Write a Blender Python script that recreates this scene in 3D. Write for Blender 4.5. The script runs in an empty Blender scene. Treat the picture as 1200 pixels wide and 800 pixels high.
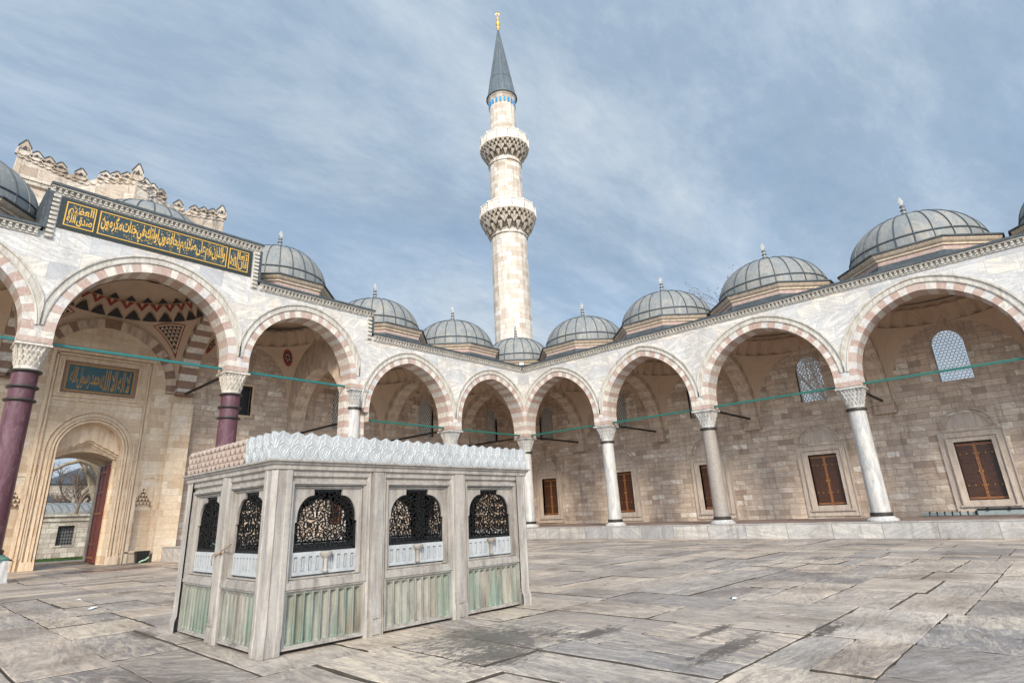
import bpy, math, random
from mathutils import Vector, Matrix
import numpy as np
SC = bpy.context.scene
COL = SC.collection
rnd = random.Random(7)
rad = math.radians
# ---------------------------------------------------------------- camera
def view_axes(yaw, pitch, roll):
    f = Vector((math.cos(yaw)*math.cos(pitch), math.sin(yaw)*math.cos(pitch), math.sin(pitch)))
    r = f.cross(Vector((0, 0, 1))).normalized(); u = r.cross(f)
    return r*math.cos(roll)+u*math.sin(roll), u*math.cos(roll)-r*math.sin(roll), f
cam = bpy.data.objects.new('camera', bpy.data.cameras.new('camera'))
COL.objects.link(cam); SC.camera = cam
R_, U_, F_ = view_axes(rad(-136.133), rad(18.632), rad(-2.24))
M = Matrix((R_, U_, -F_)).transposed().to_4x4(); M.translation = Vector((27.209, 23.670, 1.389))
cam.matrix_world = M
cam.data.sensor_width = 36; cam.data.lens = 670.81/1200*36
cam.data.shift_x = 23.52/1200; cam.data.shift_y = -23.71/1200
cam.data.clip_start = .05; cam.data.clip_end = 2000
# ---------------------------------------------------------------- light
SUN_AZ, SUN_EL = rad(46), rad(31)      # direction towards the sun, measured from +X
SUN_STR, SKY_STR, EXPOSURE = 1.55, .10, 1.28
sl = bpy.data.lights.new('sun', 'SUN'); sl.energy = SUN_STR; sl.angle = rad(10); sl.color = (1, .88, .72)
so = bpy.data.objects.new('sun', sl); COL.objects.link(so)
sd = Vector((math.cos(SUN_AZ)*math.cos(SUN_EL), math.sin(SUN_AZ)*math.cos(SUN_EL), math.sin(SUN_EL)))
so.rotation_euler = sd.to_track_quat('Z', 'Y').to_euler(); so.location = sd*60
W = bpy.data.worlds.new('World'); SC.world = W; W.use_nodes = True
SC.view_settings.view_transform = 'Standard'; SC.view_settings.look = 'None'
SC.view_settings.exposure = EXPOSURE; SC.view_settings.gamma = 1
SC.cycles.use_denoising = True; SC.cycles.max_bounces = 8; SC.cycles.diffuse_bounces = 5

class NT:
    """small helper for node trees"""
    def __init__(s, tree): s.t = tree
    def n(s, typ, ins=None, **props):
        d = s.t.nodes.new(typ)
        for k, v in props.items(): setattr(d, k, v)
        for k, v in (ins or {}).items():
            sock = d.inputs[k]
            if isinstance(v, bpy.types.NodeSocket): s.t.links.new(v, sock)
            elif isinstance(v, bpy.types.Node): s.t.links.new(v.outputs[0], sock)
            else: sock.default_value = v
        return d
    def math(s, op, a, b=0., c=0., clamp=False):
        return s.n('ShaderNodeMath', {0: a, 1: b, 2: c}, operation=op, use_clamp=clamp).outputs[0]
    def mix(s, f, a, b, mode='MIX'):
        d = s.n('ShaderNodeMix', {0: f, 6: a, 7: b}, data_type='RGBA', blend_type=mode)
        return d.outputs[2]
    def ramp(s, f, stops, interp='LINEAR'):
        d = s.n('ShaderNodeValToRGB', {0: f}); cr = d.color_ramp; cr.interpolation = interp
        while len(cr.elements) < len(stops): cr.elements.new(.5)
        for e, (p, c) in zip(cr.elements, stops):
            e.position = p; e.color = c if len(c) == 4 else (*c, 1)
        return d.outputs[0]
    def noise(s, vec, scale, detail=4, rough=.55, dist=0.):
        return s.n('ShaderNodeTexNoise', {'Vector': vec, 'Scale': scale, 'Detail': detail, 'Roughness': rough, 'Distortion': dist}).outputs[0]
    def vmath(s, op, a, b=(0, 0, 0)):
        return s.n('ShaderNodeVectorMath', {0: a, 1: b}, operation=op).outputs[0]
    def mapping(s, vec, loc=(0, 0, 0), rot=(0, 0, 0), scale=(1, 1, 1)):
        return s.n('ShaderNodeMapping', {0: vec, 'Location': loc, 'Rotation': rot, 'Scale': scale}).outputs[0]

def G(v): return (v, v, v, 1)
w = NT(W.node_tree); W.node_tree.nodes.clear()
sky = w.n('ShaderNodeTexSky', sky_type='NISHITA', sun_disc=False, sun_elevation=SUN_EL, sun_rotation=rad(90)-SUN_AZ)
tc = w.n('ShaderNodeTexCoord').outputs['Generated']
sep = w.n('ShaderNodeSeparateXYZ', {0: tc})
zc = w.math('MAXIMUM', w.math('ADD', sep.outputs[2], .22), .05)
cx = w.math('DIVIDE', sep.outputs[0], zc); cy = w.math('DIVIDE', sep.outputs[1], zc)
cv = w.n('ShaderNodeCombineXYZ', {0: cx, 1: cy}).outputs[0]
cvm = w.mapping(cv, rot=(0, 0, rad(35)), scale=(.55, 1.25, 1))
n1 = w.noise(cvm, 1.1, 9, .62, .5); n2 = w.noise(w.mapping(cvm, loc=(5.2, 1.3, 0)), 3.3, 8, .6, .7)
cl = w.math('ADD', w.math('MULTIPLY', n1, .72), w.math('MULTIPLY', n2, .28))
cover = w.ramp(cl, [(.34, G(.76)), (.56, G(.97))])
shade = w.ramp(w.math('ADD', w.math('MULTIPLY', w.noise(w.mapping(cvm, loc=(2.2, 7.9, 0)), 1.3, 9, .66, .4), .78), w.math('MULTIPLY', w.noise(w.mapping(cvm, loc=(9.2, 1.9, 0)), 6.5, 8, .7, .3), .22)), [(.30, (1.04, 1.47, 2.05)), (.46, (1.52, 1.97, 2.50)), (.56, (2.12, 2.52, 2.95)), (.68, (2.95, 3.2, 3.45)), (.80, (4.0, 4.15, 4.25))])
bright = w.mix(1., sky.outputs[0], G(1.0), 'MULTIPLY')
skyc = w.mix(cover, bright, shade)
# sky brightened round the sun behind the camera, added to fill facade and arcades
dn = w.n('ShaderNodeVectorMath', {0: tc, 1: tuple(sd)}, operation='DOT_PRODUCT').outputs['Value']
lobe = w.math('MULTIPLY_ADD', w.math('POWER', w.math('MAXIMUM', w.math('MULTIPLY_ADD', dn, .62, .38), 0.), 3.), 2.6, 1.)
skyc = w.n('ShaderNodeVectorMath', {0: skyc, 'Scale': lobe}, operation='SCALE').outputs[0]
bg = w.n('ShaderNodeBackground', {0: skyc, 1: SKY_STR})
w.t.links.new(bg.outputs[0], w.n('ShaderNodeOutputWorld').inputs[0])

# ---------------------------------------------------------------- materials
MATS = {}
def newmat(name):
    m = bpy.data.materials.new(name); m.use_nodes = True; t = NT(m.node_tree); m.node_tree.nodes.clear()
    out = t.n('ShaderNodeOutputMaterial'); p = t.n('ShaderNodeBsdfPrincipled')
    t.t.links.new(p.outputs[0], out.inputs[0]); MATS[name] = m
    return m, t, p
def uvn(t): return t.n('ShaderNodeUVMap').outputs[0]
def posn(t): return t.n('ShaderNodeNewGeometry').outputs['Position']
def setp(t, p, **k):
    for a, v in k.items():
        a = {'col': 'Base Color', 'rough': 'Roughness', 'nor': 'Normal', 'metal': 'Metallic', 'spec': 'Specular IOR Level'}[a]
        if isinstance(v, bpy.types.NodeSocket): t.t.links.new(v, p.inputs[a])
        else: p.inputs[a].default_value = v
def bump(t, h, strength=.3, dist=.02):
    return t.n('ShaderNodeBump', {'Height': h, 'Strength': strength, 'Distance': dist}).outputs[0]
def simple(name, c, rough=.6, metal=0., var=.25, scale=3., spec=.5, bmp=.15):
    m, t, p = newmat(name)
    P = posn(t); a = t.noise(P, scale, 6, .65); b = t.noise(P, scale*9, 4, .6)
    f = t.math('ADD', t.math('MULTIPLY', a, .7), t.math('MULTIPLY', b, .3))
    lo = [x*(1-var) for x in c]; hi = [min(1, x*(1+var)) for x in c]
    setp(t, p, col=t.ramp(f, [(.3, lo), (.7, hi)]), rough=rough, metal=metal, spec=spec, nor=bump(t, b, bmp))
    return m
def masonry(name, bw, bh, stops, vein=None, mortar=(.1, .09, .08), mfac=.5, msize=.008, veinamt=.5, warp=.01, dirt=None, seed=0., bmp=.25, rough=.75, patch=None, weather=.25):
    """ashlar: every block has its own tone, faint veins, worn edges"""
    m, t, p = newmat(name)
    uv = uvn(t); P = posn(t)
    wv = t.n('ShaderNodeTexNoise', {'Vector': uv, 'Scale': 1.1, 'Detail': 3}).outputs[1]
    uw = t.vmath('ADD', uv, t.vmath('MULTIPLY', t.vmath('SUBTRACT', wv, (.5, .5, .5)), (warp*2, warp*2, 0)))
    uw = t.mapping(uw, loc=(seed, seed*.37, 0))
    def br(bw_, off, fr, c1, c2, ms):
        return t.n('ShaderNodeTexBrick', {'Vector': uw, 'Color1': c1, 'Color2': c2, 'Mortar': G(0), 'Scale': 1., 'Mortar Size': ms, 'Mortar Smooth': .3, 'Bias': 0., 'Brick Width': bw_, 'Row Height': bh}, offset=off, offset_frequency=fr, squash=.62, squash_frequency=3)
    b = br(bw, .43, 2, G(0), G(1), msize)
    rndv = b.outputs[0]; fac = b.outputs[1]
    col = t.ramp(rndv, stops)
    rv = t.math('MULTIPLY', rndv, 61.)
    shift = t.n('ShaderNodeCombineXYZ', {0: rv, 1: t.math('MULTIPLY', rndv, 23.)}).outputs[0]
    rot = t.n('ShaderNodeVectorRotate', {0: uv, 'Angle': t.math('MULTIPLY', t.math('SUBTRACT', rndv, .5), 1.5)}, rotation_type='Z_AXIS').outputs[0]
    vv = t.vmath('ADD', t.mapping(rot, scale=(.5, 2.6, 1)), shift)
    vn = t.noise(vv, 1.5, 7, .62, 1.2)
    if vein:
        vf = t.ramp(vn, [(.42, G(0)), (.56, G(1)), (.60, G(.2)), (.72, G(.9))])
        col = t.mix(t.math('MULTIPLY', vf, veinamt), col, (*vein, 1))
    fine = t.noise(P, 14, 5, .7)
    col = t.mix(.55, col, t.ramp(fine, [(.25, G(.68)), (.75, G(1.25))]), 'MULTIPLY')
    big = t.noise(t.mapping(P, scale=(1, 1, .45)), .55, 6, .65)
    col = t.mix(weather, col, t.ramp(big, [(.3, (.38, .32, .28)), (.53, G(1.)), (.72, G(1.22))]), 'MULTIPLY')
    if dirt:
        dn = t.noise(t.mapping(P, scale=(2.2, 2.2, .35)), 1.6, 7, .7)
        col = t.mix(t.math('MULTIPLY', t.ramp(dn, [(.52, G(0)), (.68, G(1))]), dirt[3]), col, (*dirt[:3], 1))
    col = t.mix(t.math('MULTIPLY', fac, mfac), col, (*mortar, 1))
    h = t.math('ADD', t.math('MULTIPLY', fac, -1.), t.math('MULTIPLY', fine, .5))
    h = t.math('ADD', h, t.math('MULTIPLY', rndv, .25))
    setp(t, p, col=col, rough=rough, nor=bump(t, h, bmp, .02), spec=.3)
    return m
masonry('facade_marble', 1.5, .60, [(0, (.46, .455, .46)), (.2, (.69, .66, .61)), (.45, (.76, .71, .64)), (.6, (.54, .535, .53)), (.8, (.75, .665, .56)), (1, (.65, .625, .59))], vein=(.37, .385, .41), mfac=.35, msize=.006, veinamt=.7, warp=.02, dirt=(.50, .42, .33, .35), weather=.35, bmp=.15, rough=.55)
masonry('gallery_ashlar', .82, .27, [(0, (.38, .29, .23)), (.2, (.60, .48, .38)), (.45, (.72, .58, .46)), (.66, (.53, .43, .36)), (.78, (.82, .71, .58)), (.88, (.63, .52, .43)), (1, (.92, .86, .76))], vein=(.40, .31, .24), mfac=.32, msize=.009, veinamt=.6, warp=.04, dirt=(.19, .14, .105, .5), weather=.5, bmp=.5)
masonry('gate_ashlar', .95, .30, [(0, (.60, .45, .31)), (.35, (.74, .59, .43)), (.7, (.78, .65, .49)), (1, (.80, .70, .58))], vein=(.52, .37, .23), mfac=.2, msize=.006, veinamt=.3, warp=.02, dirt=(.34, .23, .14, .3), weather=.3, bmp=.15, seed=3.1)
masonry('tower_stone', 1.05, .46, [(0, (.46, .38, .30)), (.3, (.64, .56, .475)), (.6, (.71, .65, .57)), (.85, (.75, .71, .65)), (1, (.52, .44, .36))], vein=(.48, .39, .30), mfac=.3, msize=.012, veinamt=.4, warp=.03, dirt=(.32, .24, .18, .55), weather=.35, seed=7.)
masonry('crown_stone', 1.1, .42, [(0, (.48, .38, .29)), (.4, (.64, .54, .43)), (1, (.74, .66, .56))], vein=(.28, .21, .16), mfac=.3, veinamt=.5, warp=.03, dirt=(.10, .085, .07, .75), weather=.6, seed=11.)
masonry('platform_stone', 1.7, .8, [(0, (.36, .35, .34)), (.4, (.50, .47, .43)), (.7, (.56, .52, .46)), (1, (.44, .43, .43))], vein=(.27, .27, .28), mfac=.6, msize=.012, veinamt=.6, warp=.02, dirt=(.16, .13, .10, .5), weather=.5, seed=5.)
masonry('platform_floor', 1.0, .7, [(0, (.21, .16, .14)), (.5, (.28, .21, .18)), (1, (.36, .29, .25))], vein=(.17, .12, .10), mfac=.5, msize=.012, veinamt=.6, dirt=(.13, .09, .08, .5), seed=9.)
masonry('precinct_stone', .9, .4, [(0, (.36, .31, .25)), (.5, (.52, .46, .38)), (1, (.62, .57, .48))], vein=(.24, .2, .17), mfac=.45, msize=.02, veinamt=.5, dirt=(.17, .14, .11, .6), seed=2.)
def stone(name, c, vein, amt=.5, vs=1.5, aniso=(3, 3, .5), rough=.5, dirt=None, bmp=.12, stain=None):
    m, t, p = newmat(name); P = posn(t)
    v = t.noise(t.mapping(P, rot=(.25, .3, .1), scale=aniso), vs, 7, .62, 1.0)
    col = t.ramp(v, [(.32, [x*1.06 for x in c]), (.5, c), (.60, [a*(1-amt)+b*amt for a, b in zip(c, vein)]), (.66, c), (.78, [a*(1-amt)+b*amt for a, b in zip(c, vein)])])
    f = t.noise(P, 18, 5, .7); col = t.mix(.5, col, t.ramp(f, [(.25, G(.72)), (.75, G(1.22))]), 'MULTIPLY')
    if dirt:
        d = t.noise(t.mapping(P, scale=(3, 3, .6)), 2.2, 7, .7)
        col = t.mix(t.math('MULTIPLY', t.ramp(d, [(.46, G(0)), (.66, G(1))]), dirt[3]), col, (*dirt[:3], 1))
    if stain:
        for (sc, seed, thr, cc, am, z0, z1) in stain:
            z = t.n('ShaderNodeSeparateXYZ', {0: P}).outputs[2]
            zm = t.n('ShaderNodeMapRange', {0: z, 1: z1, 2: z0, 3: 0., 4: 1.}).outputs[0]
            d = t.noise(t.mapping(P, loc=(seed, seed, 0), scale=(sc, sc, sc*.16)), 1., 6, .6)
            k = t.math('MULTIPLY', t.math('MULTIPLY', t.ramp(d, [(thr, G(0)), (thr+.14, G(1))]), am), zm, clamp=True)
            col = t.mix(k, col, (*cc, 1))
    setp(t, p, col=col, rough=rough, nor=bump(t, f, bmp), spec=.4)
    return m
stone('white_marble', (.53, .51, .48), (.30, .325, .35), .8, 1.6, dirt=(.28, .25, .21, .5))
stone('carved_marble', (.62, .57, .50), (.45, .40, .33), .5, 4, dirt=(.22, .17, .12, .55), bmp=.3)
stone('moulding_marble', (.56, .53, .475), (.36, .345, .32), .6, 2.2, dirt=(.27, .21, .145, .6))
stone('red_voussoir', (.42, .30, .25), (.58, .49, .44), .7, 2.2, aniso=(3, 3, 3), dirt=(.30, .20, .17, .45), rough=.75, bmp=.3)
stone('white_voussoir', (.66, .61, .54), (.40, .38, .37), .7, 2, aniso=(2, 2, 2), dirt=(.36, .29, .22, .5))
stone('grey_granite', (.30, .265, .235), (.20, .18, .165), .6, 9, aniso=(1, 1, 1), dirt=(.36, .28, .20, .35))
stone('purple_porphyry', (.098, .042, .052), (.22, .13, .14), .55, 4, aniso=(1, 1, .35), rough=.28, dirt=(.13, .045, .07, .6))
stone('plaster', (.55, .41, .30), (.44, .325, .24), .4, .7, aniso=(1, 1, 1), rough=.85, bmp=.05)
stone('painted_black', (.03, .03, .032), (.10, .09, .07), .6, 9, aniso=(1, 1, 1), rough=.7)
stone('painted_red', (.27, .045, .035), (.2, .04, .03), .6, 6, aniso=(1, 1, 1), rough=.7)
stone('pale_ochre', (.58, .46, .33), (.48, .36, .25), .4, 2, aniso=(1, 1, 1), rough=.8)
FST = [(2.2, 4.7, .44, (.13, .235, .175), .7, .1, 1.2), (9., 9.3, .50, (.12, .19, .185), .5, .1, 1.1), (4.2, 21., .48, (.19, .135, .095), .7, .0, 1.2), (11., 31., .50, (.07, .065, .06), .6, .0, 1.2)]
stone('fountain_marble', (.385, .352, .315), (.23, .215, .205), .55, 2.2, aniso=(4, 4, .4), dirt=(.17, .14, .115, .65), stain=[(5., 5.5, .52, (.10, .088, .075), .5, .0, 2.6), (3., 15.5, .55, (.30, .36, .30), .45, .5, .9)], bmp=.35, rough=.5)
stone('fountain_fluted', (.37, .352, .305), (.20, .20, .185), .5, 2.4, aniso=(4, 4, .5), dirt=(.26, .25, .20, .5), stain=FST, bmp=.2, rough=.5)
stone('new_marble', (.43, .445, .45), (.31, .325, .34), .6, 3, dirt=(.40, .40, .38, .4), aniso=(1, 1, 1), rough=.45, bmp=.15)
stone('pink_marble', (.44, .345, .285), (.30, .24, .20), .6, 4, aniso=(1, 1, 1), dirt=(.50, .44, .39, .4), bmp=.3)
stone('lead_sheet', (.185, .20, .205), (.30, .285, .25), .85, 1.1, aniso=(1.6, 1.6, .5), rough=.55, dirt=(.29, .25, .19, .6), bmp=.5, stain=[(7., 2., .52, (.40, .40, .38), .5, 9., 16.)])
stone('dark_lead', (.055, .066, .074), (.11, .125, .13), .6, 2, rough=.5, aniso=(1, 1, 1))
stone('spire_lead', (.085, .105, .12), (.15, .18, .19), .6, 1.2, rough=.45, aniso=(2, 2, .3), dirt=(.14, .15, .15, .4))
simple('bronze', (.062, .055, .048), .45, .5)
simple('green_bronze', (.16, .30, .24), .6, .2)
simple('green_paint', (.015, .11, .085), .45, 0, .2, 6)
simple('teal_paint', (.012, .13, .125), .45, 0, .2, 6)
simple('black_iron', (.012, .012, .012), .5, .4)
simple('gold_leaf', (.72, .42, .085), .38, .35, .2, 20)
simple('dull_gold', (.42, .22, .05), .45, .3, .3, 20)
simple('shade_toned_stone', (.07, .065, .06), .5, 0, .3, 4)  # dark tone paints interior shade onto the fountain's roof underside and basin
simple('dark_slab', (.02, .026, .022), .45, 0, .3, 6)
simple('blue_field', (.022, .045, .058), .6, 0, .4, 8)
simple('teal_field', (.012, .07, .085), .35, 0, .5, 8)
simple('blue_tile', (.02, .25, .55), .2, 0, .3, 4)
simple('lattice_white', (.62, .60, .56), .7)
simple('lattice_grey', (.30, .29, .275), .7)
simple('dusty_glass', (.20, .20, .20), .4)
simple('dark_glass', (.025, .027, .03), .15)
m = bpy.data.materials.new('milky_glass'); m.use_nodes = True; t = NT(m.node_tree); m.node_tree.nodes.clear(); MATS['milky_glass'] = m
tr_ = t.n('ShaderNodeBsdfTransparent', {0: G(.95)}); tl_ = t.n('ShaderNodeBsdfTranslucent', {0: (.9, .93, .97, 1)})
mx_ = t.n('ShaderNodeMixShader', {0: .22, 1: tr_.outputs[0], 2: tl_.outputs[0]}); t.t.links.new(mx_.outputs[0], t.n('ShaderNodeOutputMaterial').inputs[0])
simple('red_door', (.13, .028, .016), .5, 0, .3, 5)
simple('grass', (.035, .075, .012), .9, 0, .5, 3)
simple('bark', (.13, .095, .065), .9, 0, .4, 6, bmp=.6)
simple('plane_bark', (.33, .27, .19), .9, 0, .45, 2.5, bmp=.5)
simple('twig_bark', (.10, .068, .05), .9, 0, .3, 6)
simple('dry_leaf', (.09, .045, .025), .9)
simple('paper', (.75, .78, .82), .8, 0, .1)
simple('rope_fibre', (.34, .22, .13), .9)
simple('black_plastic', (.012, .012, .012), .4)
simple('green_rag', (.4, .6, .4), .8)
simple('teal_metal', (.26, .31, .31), .55, .1, .35, 4)
simple('lamp_glass', (.6, .65, .65), .1)
simple('soil', (.20, .17, .13), .95, 0, .4, 2)
# dark carved wood with lighter battens
m, t, p = newmat('walnut'); P = posn(t)
g = t.noise(t.mapping(P, scale=(1.2, 1.2, 9)), 3, 6, .6, .4); g2 = t.noise(t.mapping(P, scale=(9, 9, 9)), 2, 3)
setp(t, p, col=t.mix(.6, t.ramp(g, [(.3, (.028, .010, .005)), (.7, (.085, .032, .014))]), t.ramp(g2, [(.3, G(.6)), (.7, G(1.5))]), 'MULTIPLY'), rough=.45, nor=bump(t, g, .3))
m, t, p = newmat('batten_wood'); P = posn(t)
setp(t, p, col=t.ramp(t.noise(t.mapping(P, scale=(1, 1, 6)), 4, 5), [(.3, (.16, .06, .02)), (.7, (.34, .14, .05))]), rough=.45)
# pavement: UVs of each slab are turned and shifted, so the veins follow the slab
m, t, p = newmat('paving_marble')
uv = uvn(t); P = posn(t)
at = t.n('ShaderNodeAttribute', attribute_name='slab', attribute_type='GEOMETRY'); sc_ = t.n('ShaderNodeSeparateColor', {0: at.outputs[0]})
r1, r2, r3 = sc_.outputs[0], sc_.outputs[1], sc_.outputs[2]
base = t.ramp(r1, [(0, (.25, .22, .205)), (.2, (.48, .41, .345)), (.42, (.66, .545, .43)), (.58, (.33, .305, .29)), (.75, (.76, .635, .49)), (.88, (.41, .37, .335)), (1, (.67, .58, .49))])
vv = t.mapping(uv, scale=(.65, 2.7, 1)); v1 = t.noise(vv, 1.0, 10, .68, 1.8); v2 = t.noise(t.mapping(uv, scale=(1.1, 4.6, 1), loc=(7, 3, 0)), 1.3, 9, .68, 2.2)
c = t.mix(t.math('MULTIPLY', t.ramp(v1, [(.40, G(0)), (.52, G(.9)), (.56, G(.15)), (.66, G(1))]), t.math('MULTIPLY_ADD', r2, .5, .45)), base, (.18, .165, .168, 1))
c = t.mix(t.math('MULTIPLY', t.ramp(v2, [(.50, G(0)), (.60, G(1)), (.68, G(0))]), t.math('MULTIPLY_ADD', r3, .6, .15)), c, (.64, .57, .465, 1))
rust = t.noise(t.mapping(uv, scale=(.5, 2, 1), loc=(1, 9, 0)), 1.1, 7, .7, .6)
v3 = t.noise(t.mapping(uv, scale=(.5, 3.6, 1), loc=(3, 17, 0)), 1.2, 10, .74, 2.6)
c = t.mix(t.math('MULTIPLY', t.ramp(v3, [(.56, G(0)), (.62, G(1)), (.66, G(0)), (.74, G(.8))]), t.math('MULTIPLY_ADD', r1, .6, .2)), c, (.105, .092, .088, 1))
c = t.mix(t.math('MULTIPLY', t.ramp(rust, [(.58, G(0)), (.70, G(1))]), .5), c, (.36, .235, .14, 1))
grime = t.noise(P, .55, 8, .72, .3)
c = t.mix(.85, c, t.ramp(grime, [(.32, (.36, .315, .285)), (.50, (.88, .85, .82)), (.66, (1.18, 1.14, 1.08))]), 'MULTIPLY')
fine = t.noise(P, 22, 6, .75); c = t.mix(.6, c, t.ramp(fine, [(.28, G(.62)), (.7, G(1.25))]), 'MULTIPLY')
spots = t.noise(t.mapping(P, scale=(1.6, 3.2, 1)), 1.9, 8, .72, .4)
c = t.mix(t.math('MULTIPLY', t.ramp(spots, [(.60, G(0)), (.67, G(1))]), .75), c, (.085, .072, .065, 1))
wet = None
for (sx, sy, ra, rb) in [(21.75, 18.35, 1.5, 1.1), (22.4, 18.9, 1.0, .6), (20.9, 19.1, .9, .3), (24.9, 17.3, .35, .55), (20.8, 20.7, 1.5, .22), (24.3, 14.0, .2, .9), (20.0, 20.2, .9, .15), (19.3, 21.2, .8, .18)]:
    d = t.vmath('MULTIPLY', t.vmath('SUBTRACT', P, (sx, sy, 0)), (1/ra, 1/rb, 0))
    L = t.n('ShaderNodeVectorMath', {0: d}, operation='LENGTH').outputs['Value']
    k = t.math('SUBTRACT', 1., L, clamp=True)
    wet = k if wet is None else t.math('MAXIMUM', wet, k)
sn = t.noise(t.mapping(P, scale=(1.3, 3.8, 1)), 3.4, 9, .78, 1.2)
wm = t.ramp(t.math('ADD', t.math('MULTIPLY', wet, .27), sn), [(.605, G(0)), (.64, G(.75)), (.72, G(1))])
c = t.mix(t.math('MULTIPLY', wm, .86), c, (.05, .044, .042, 1))
h = t.math('ADD', t.math('MULTIPLY', fine, .4), t.math('MULTIPLY', spots, .6))
rg = t.mix(wm, t.ramp(v1, [(.3, G(.42)), (.7, G(.62))]), G(.3))
setp(t, p, col=c, rough=rg, nor=bump(t, h, .35, .015), spec=.45)
stone('joint_dirt', (.075, .062, .05), (.14, .12, .09), .5, 3, aniso=(1, 1, 1), rough=.95)

# ---------------------------------------------------------------- mesh helpers
class MB:
    """collects faces; (u, n, z) runs along a wall, out of it and up"""
    def __init__(s, O=(0, 0, 0), U=(1, 0, 0), N=(0, 1, 0)):
        s.O = Vector(O); s.U = Vector(U); s.N = Vector(N); s.v = []; s.f = []; s.m = []; s.uv = []; s.lean = None
    def P(s, u, n, z): return tuple(s.O+s.U*u+s.N*n+Vector((0, 0, z)))
    def add(s, pts, m=0, uv=None):
        b = len(s.v); s.v += [s.P(*q) for q in pts]; s.f.append(tuple(range(b, b+len(pts)))); s.m.append(m); s.uv.append(uv)
    def grid(s, rows, m=0, close=False, uvf=None, cap0=False, cap1=False):
        b = len(s.v); nr = len(rows); nc = len(rows[0])
        for r in rows: s.v += [s.P(*q) for q in r]
        for i in range(nr-1):
            for j in range(nc if close else nc-1):
                k = (j+1) % nc
                s.f.append((b+i*nc+j, b+i*nc+k, b+(i+1)*nc+k, b+(i+1)*nc+j)); s.m.append(m if not callable(m) else m(i, j))
                s.uv.append([uvf(i, j), uvf(i, j+1), uvf(i+1, j+1), uvf(i+1, j)] if uvf else None)
        if cap0: s.f.append(tuple(range(b, b+nc))); s.m.append(m if not callable(m) else m(0, 0)); s.uv.append(None)
        if cap1: s.f.append(tuple(range(b+(nr-1)*nc, b+nr*nc))); s.m.append(m if not callable(m) else m(nr-2, 0)); s.uv.append(None)
    def box(s, u0, u1, n0, n1, z0, z1, m=0):
        b = len(s.v)
        s.v += [s.P(u, n, z) for z in (z0, z1) for n in (n0, n1) for u in (u0, u1)]
        for f in ((0, 1, 3, 2), (4, 5, 7, 6), (0, 1, 5, 4), (2, 3, 7, 6), (0, 2, 6, 4), (1, 3, 7, 5)):
            s.f.append(tuple(b+i for i in f)); s.m.append(m); s.uv.append(None)
    def prism(s, poly, n0, n1, m=0):
        """poly in (u, z), extruded along n"""
        k = len(poly); b = len(s.v)
        s.v += [s.P(u, n0, z) for u, z in poly]+[s.P(u, n1, z) for u, z in poly]
        s.f += [tuple(b+i for i in range(k)), tuple(b+k+i for i in range(k))]; s.m += [m, m]; s.uv += [None, None]
        for i in range(k):
            j = (i+1) % k; s.f.append((b+i, b+j, b+k+j, b+k+i)); s.m.append(m); s.uv.append(None)
    def lathe(s, c, prof, seg=24, m=0, cyluv=False, rot=0., cap0=False, cap1=True):
        cu, cn = c
        rows = [[(cu+r*math.cos(rot+2*math.pi*j/seg), cn+r*math.sin(rot+2*math.pi*j/seg), z) for j in range(seg)] for r, z in prof]
        R0 = max(r for r, z in prof)
        uvf = (lambda i, j: (2*math.pi*R0*j/seg, prof[i][1])) if cyluv else None
        s.grid(rows, m, True, uvf, cap0, cap1)
    def tube(s, pts, r, seg=6, m=0, r2=None):
        pts = [Vector(p) for p in pts]; rows = []
        for i, p in enumerate(pts):
            d = (pts[min(i+1, len(pts)-1)]-pts[max(i-1, 0)]).normalized()
            a = d.cross(Vector((0, 0, 1)))
            if a.length < .05: a = d.cross(Vector((0, 1, 0)))
            a.normalize(); b = d.cross(a)
            rr = r if r2 is None else r+(r2-r)*i/(len(pts)-1)
            rows.append([tuple(p+a*rr*math.cos(2*math.pi*k/seg)+b*rr*math.sin(2*math.pi*k/seg)) for k in range(seg)])
        s.grid(rows, m, True, None, True, True)
    def build(s, name, mats, parent=None, smooth=None, attr=None, recalc=True):
        me = bpy.data.meshes.new(name); me.from_pydata(s.v, [], s.f)
        mats = [mats] if isinstance(mats, str) else mats
        for q in mats: me.materials.append(MATS[q])
        me.polygons.foreach_set('material_index', s.m)
        if attr is not None:
            at = me.attributes.new('slab', 'FLOAT_COLOR', 'FACE')
            for i, a in enumerate(attr): at.data[i].color = (*a, 1)
        ul = me.uv_layers.new(name='UVMap'); data = np.zeros((len(me.loops), 2))
        V = s.v
        for pi, po in enumerate(me.polygons):
            uv = s.uv[pi]; ls = po.loop_start
            if uv:
                for k in range(po.loop_total): data[ls+k] = uv[k]
                continue
            nx, ny, nz = abs(po.normal.x), abs(po.normal.y), abs(po.normal.z)
            for k in range(po.loop_total):
                q = V[me.loops[ls+k].vertex_index]
                if nz > nx and nz > ny*1.0: data[ls+k] = (q[0], q[1])
                elif nx > ny: data[ls+k] = (q[1], q[2])
                else: data[ls+k] = (q[0], q[2])
        ul.data.foreach_set('uv', data.ravel())
        if recalc:
            import bmesh
            bm = bmesh.new(); bm.from_mesh(me); bmesh.ops.recalc_face_normals(bm, faces=bm.faces); bm.to_mesh(me); bm.free()
        if smooth:
            me.polygons.foreach_set('use_smooth', [True]*len(me.polygons)); me.set_sharp_from_angle(angle=rad(smooth))
        o = bpy.data.objects.new(name, me); COL.objects.link(o)
        if parent is not None: attach(o, parent)
        return o
def attach(o, parent):
    o.parent = parent
    if parent.type == 'EMPTY' and parent.parent is None:
        o.matrix_parent_inverse = Matrix.Translation(-Vector(parent.location))
def tag(o, label=None, cat=None, group=None, kind=None):
    if label: o['label'] = label
    if cat: o['category'] = cat
    if group: o['group'] = group
    if kind: o['kind'] = kind
    return o
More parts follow.
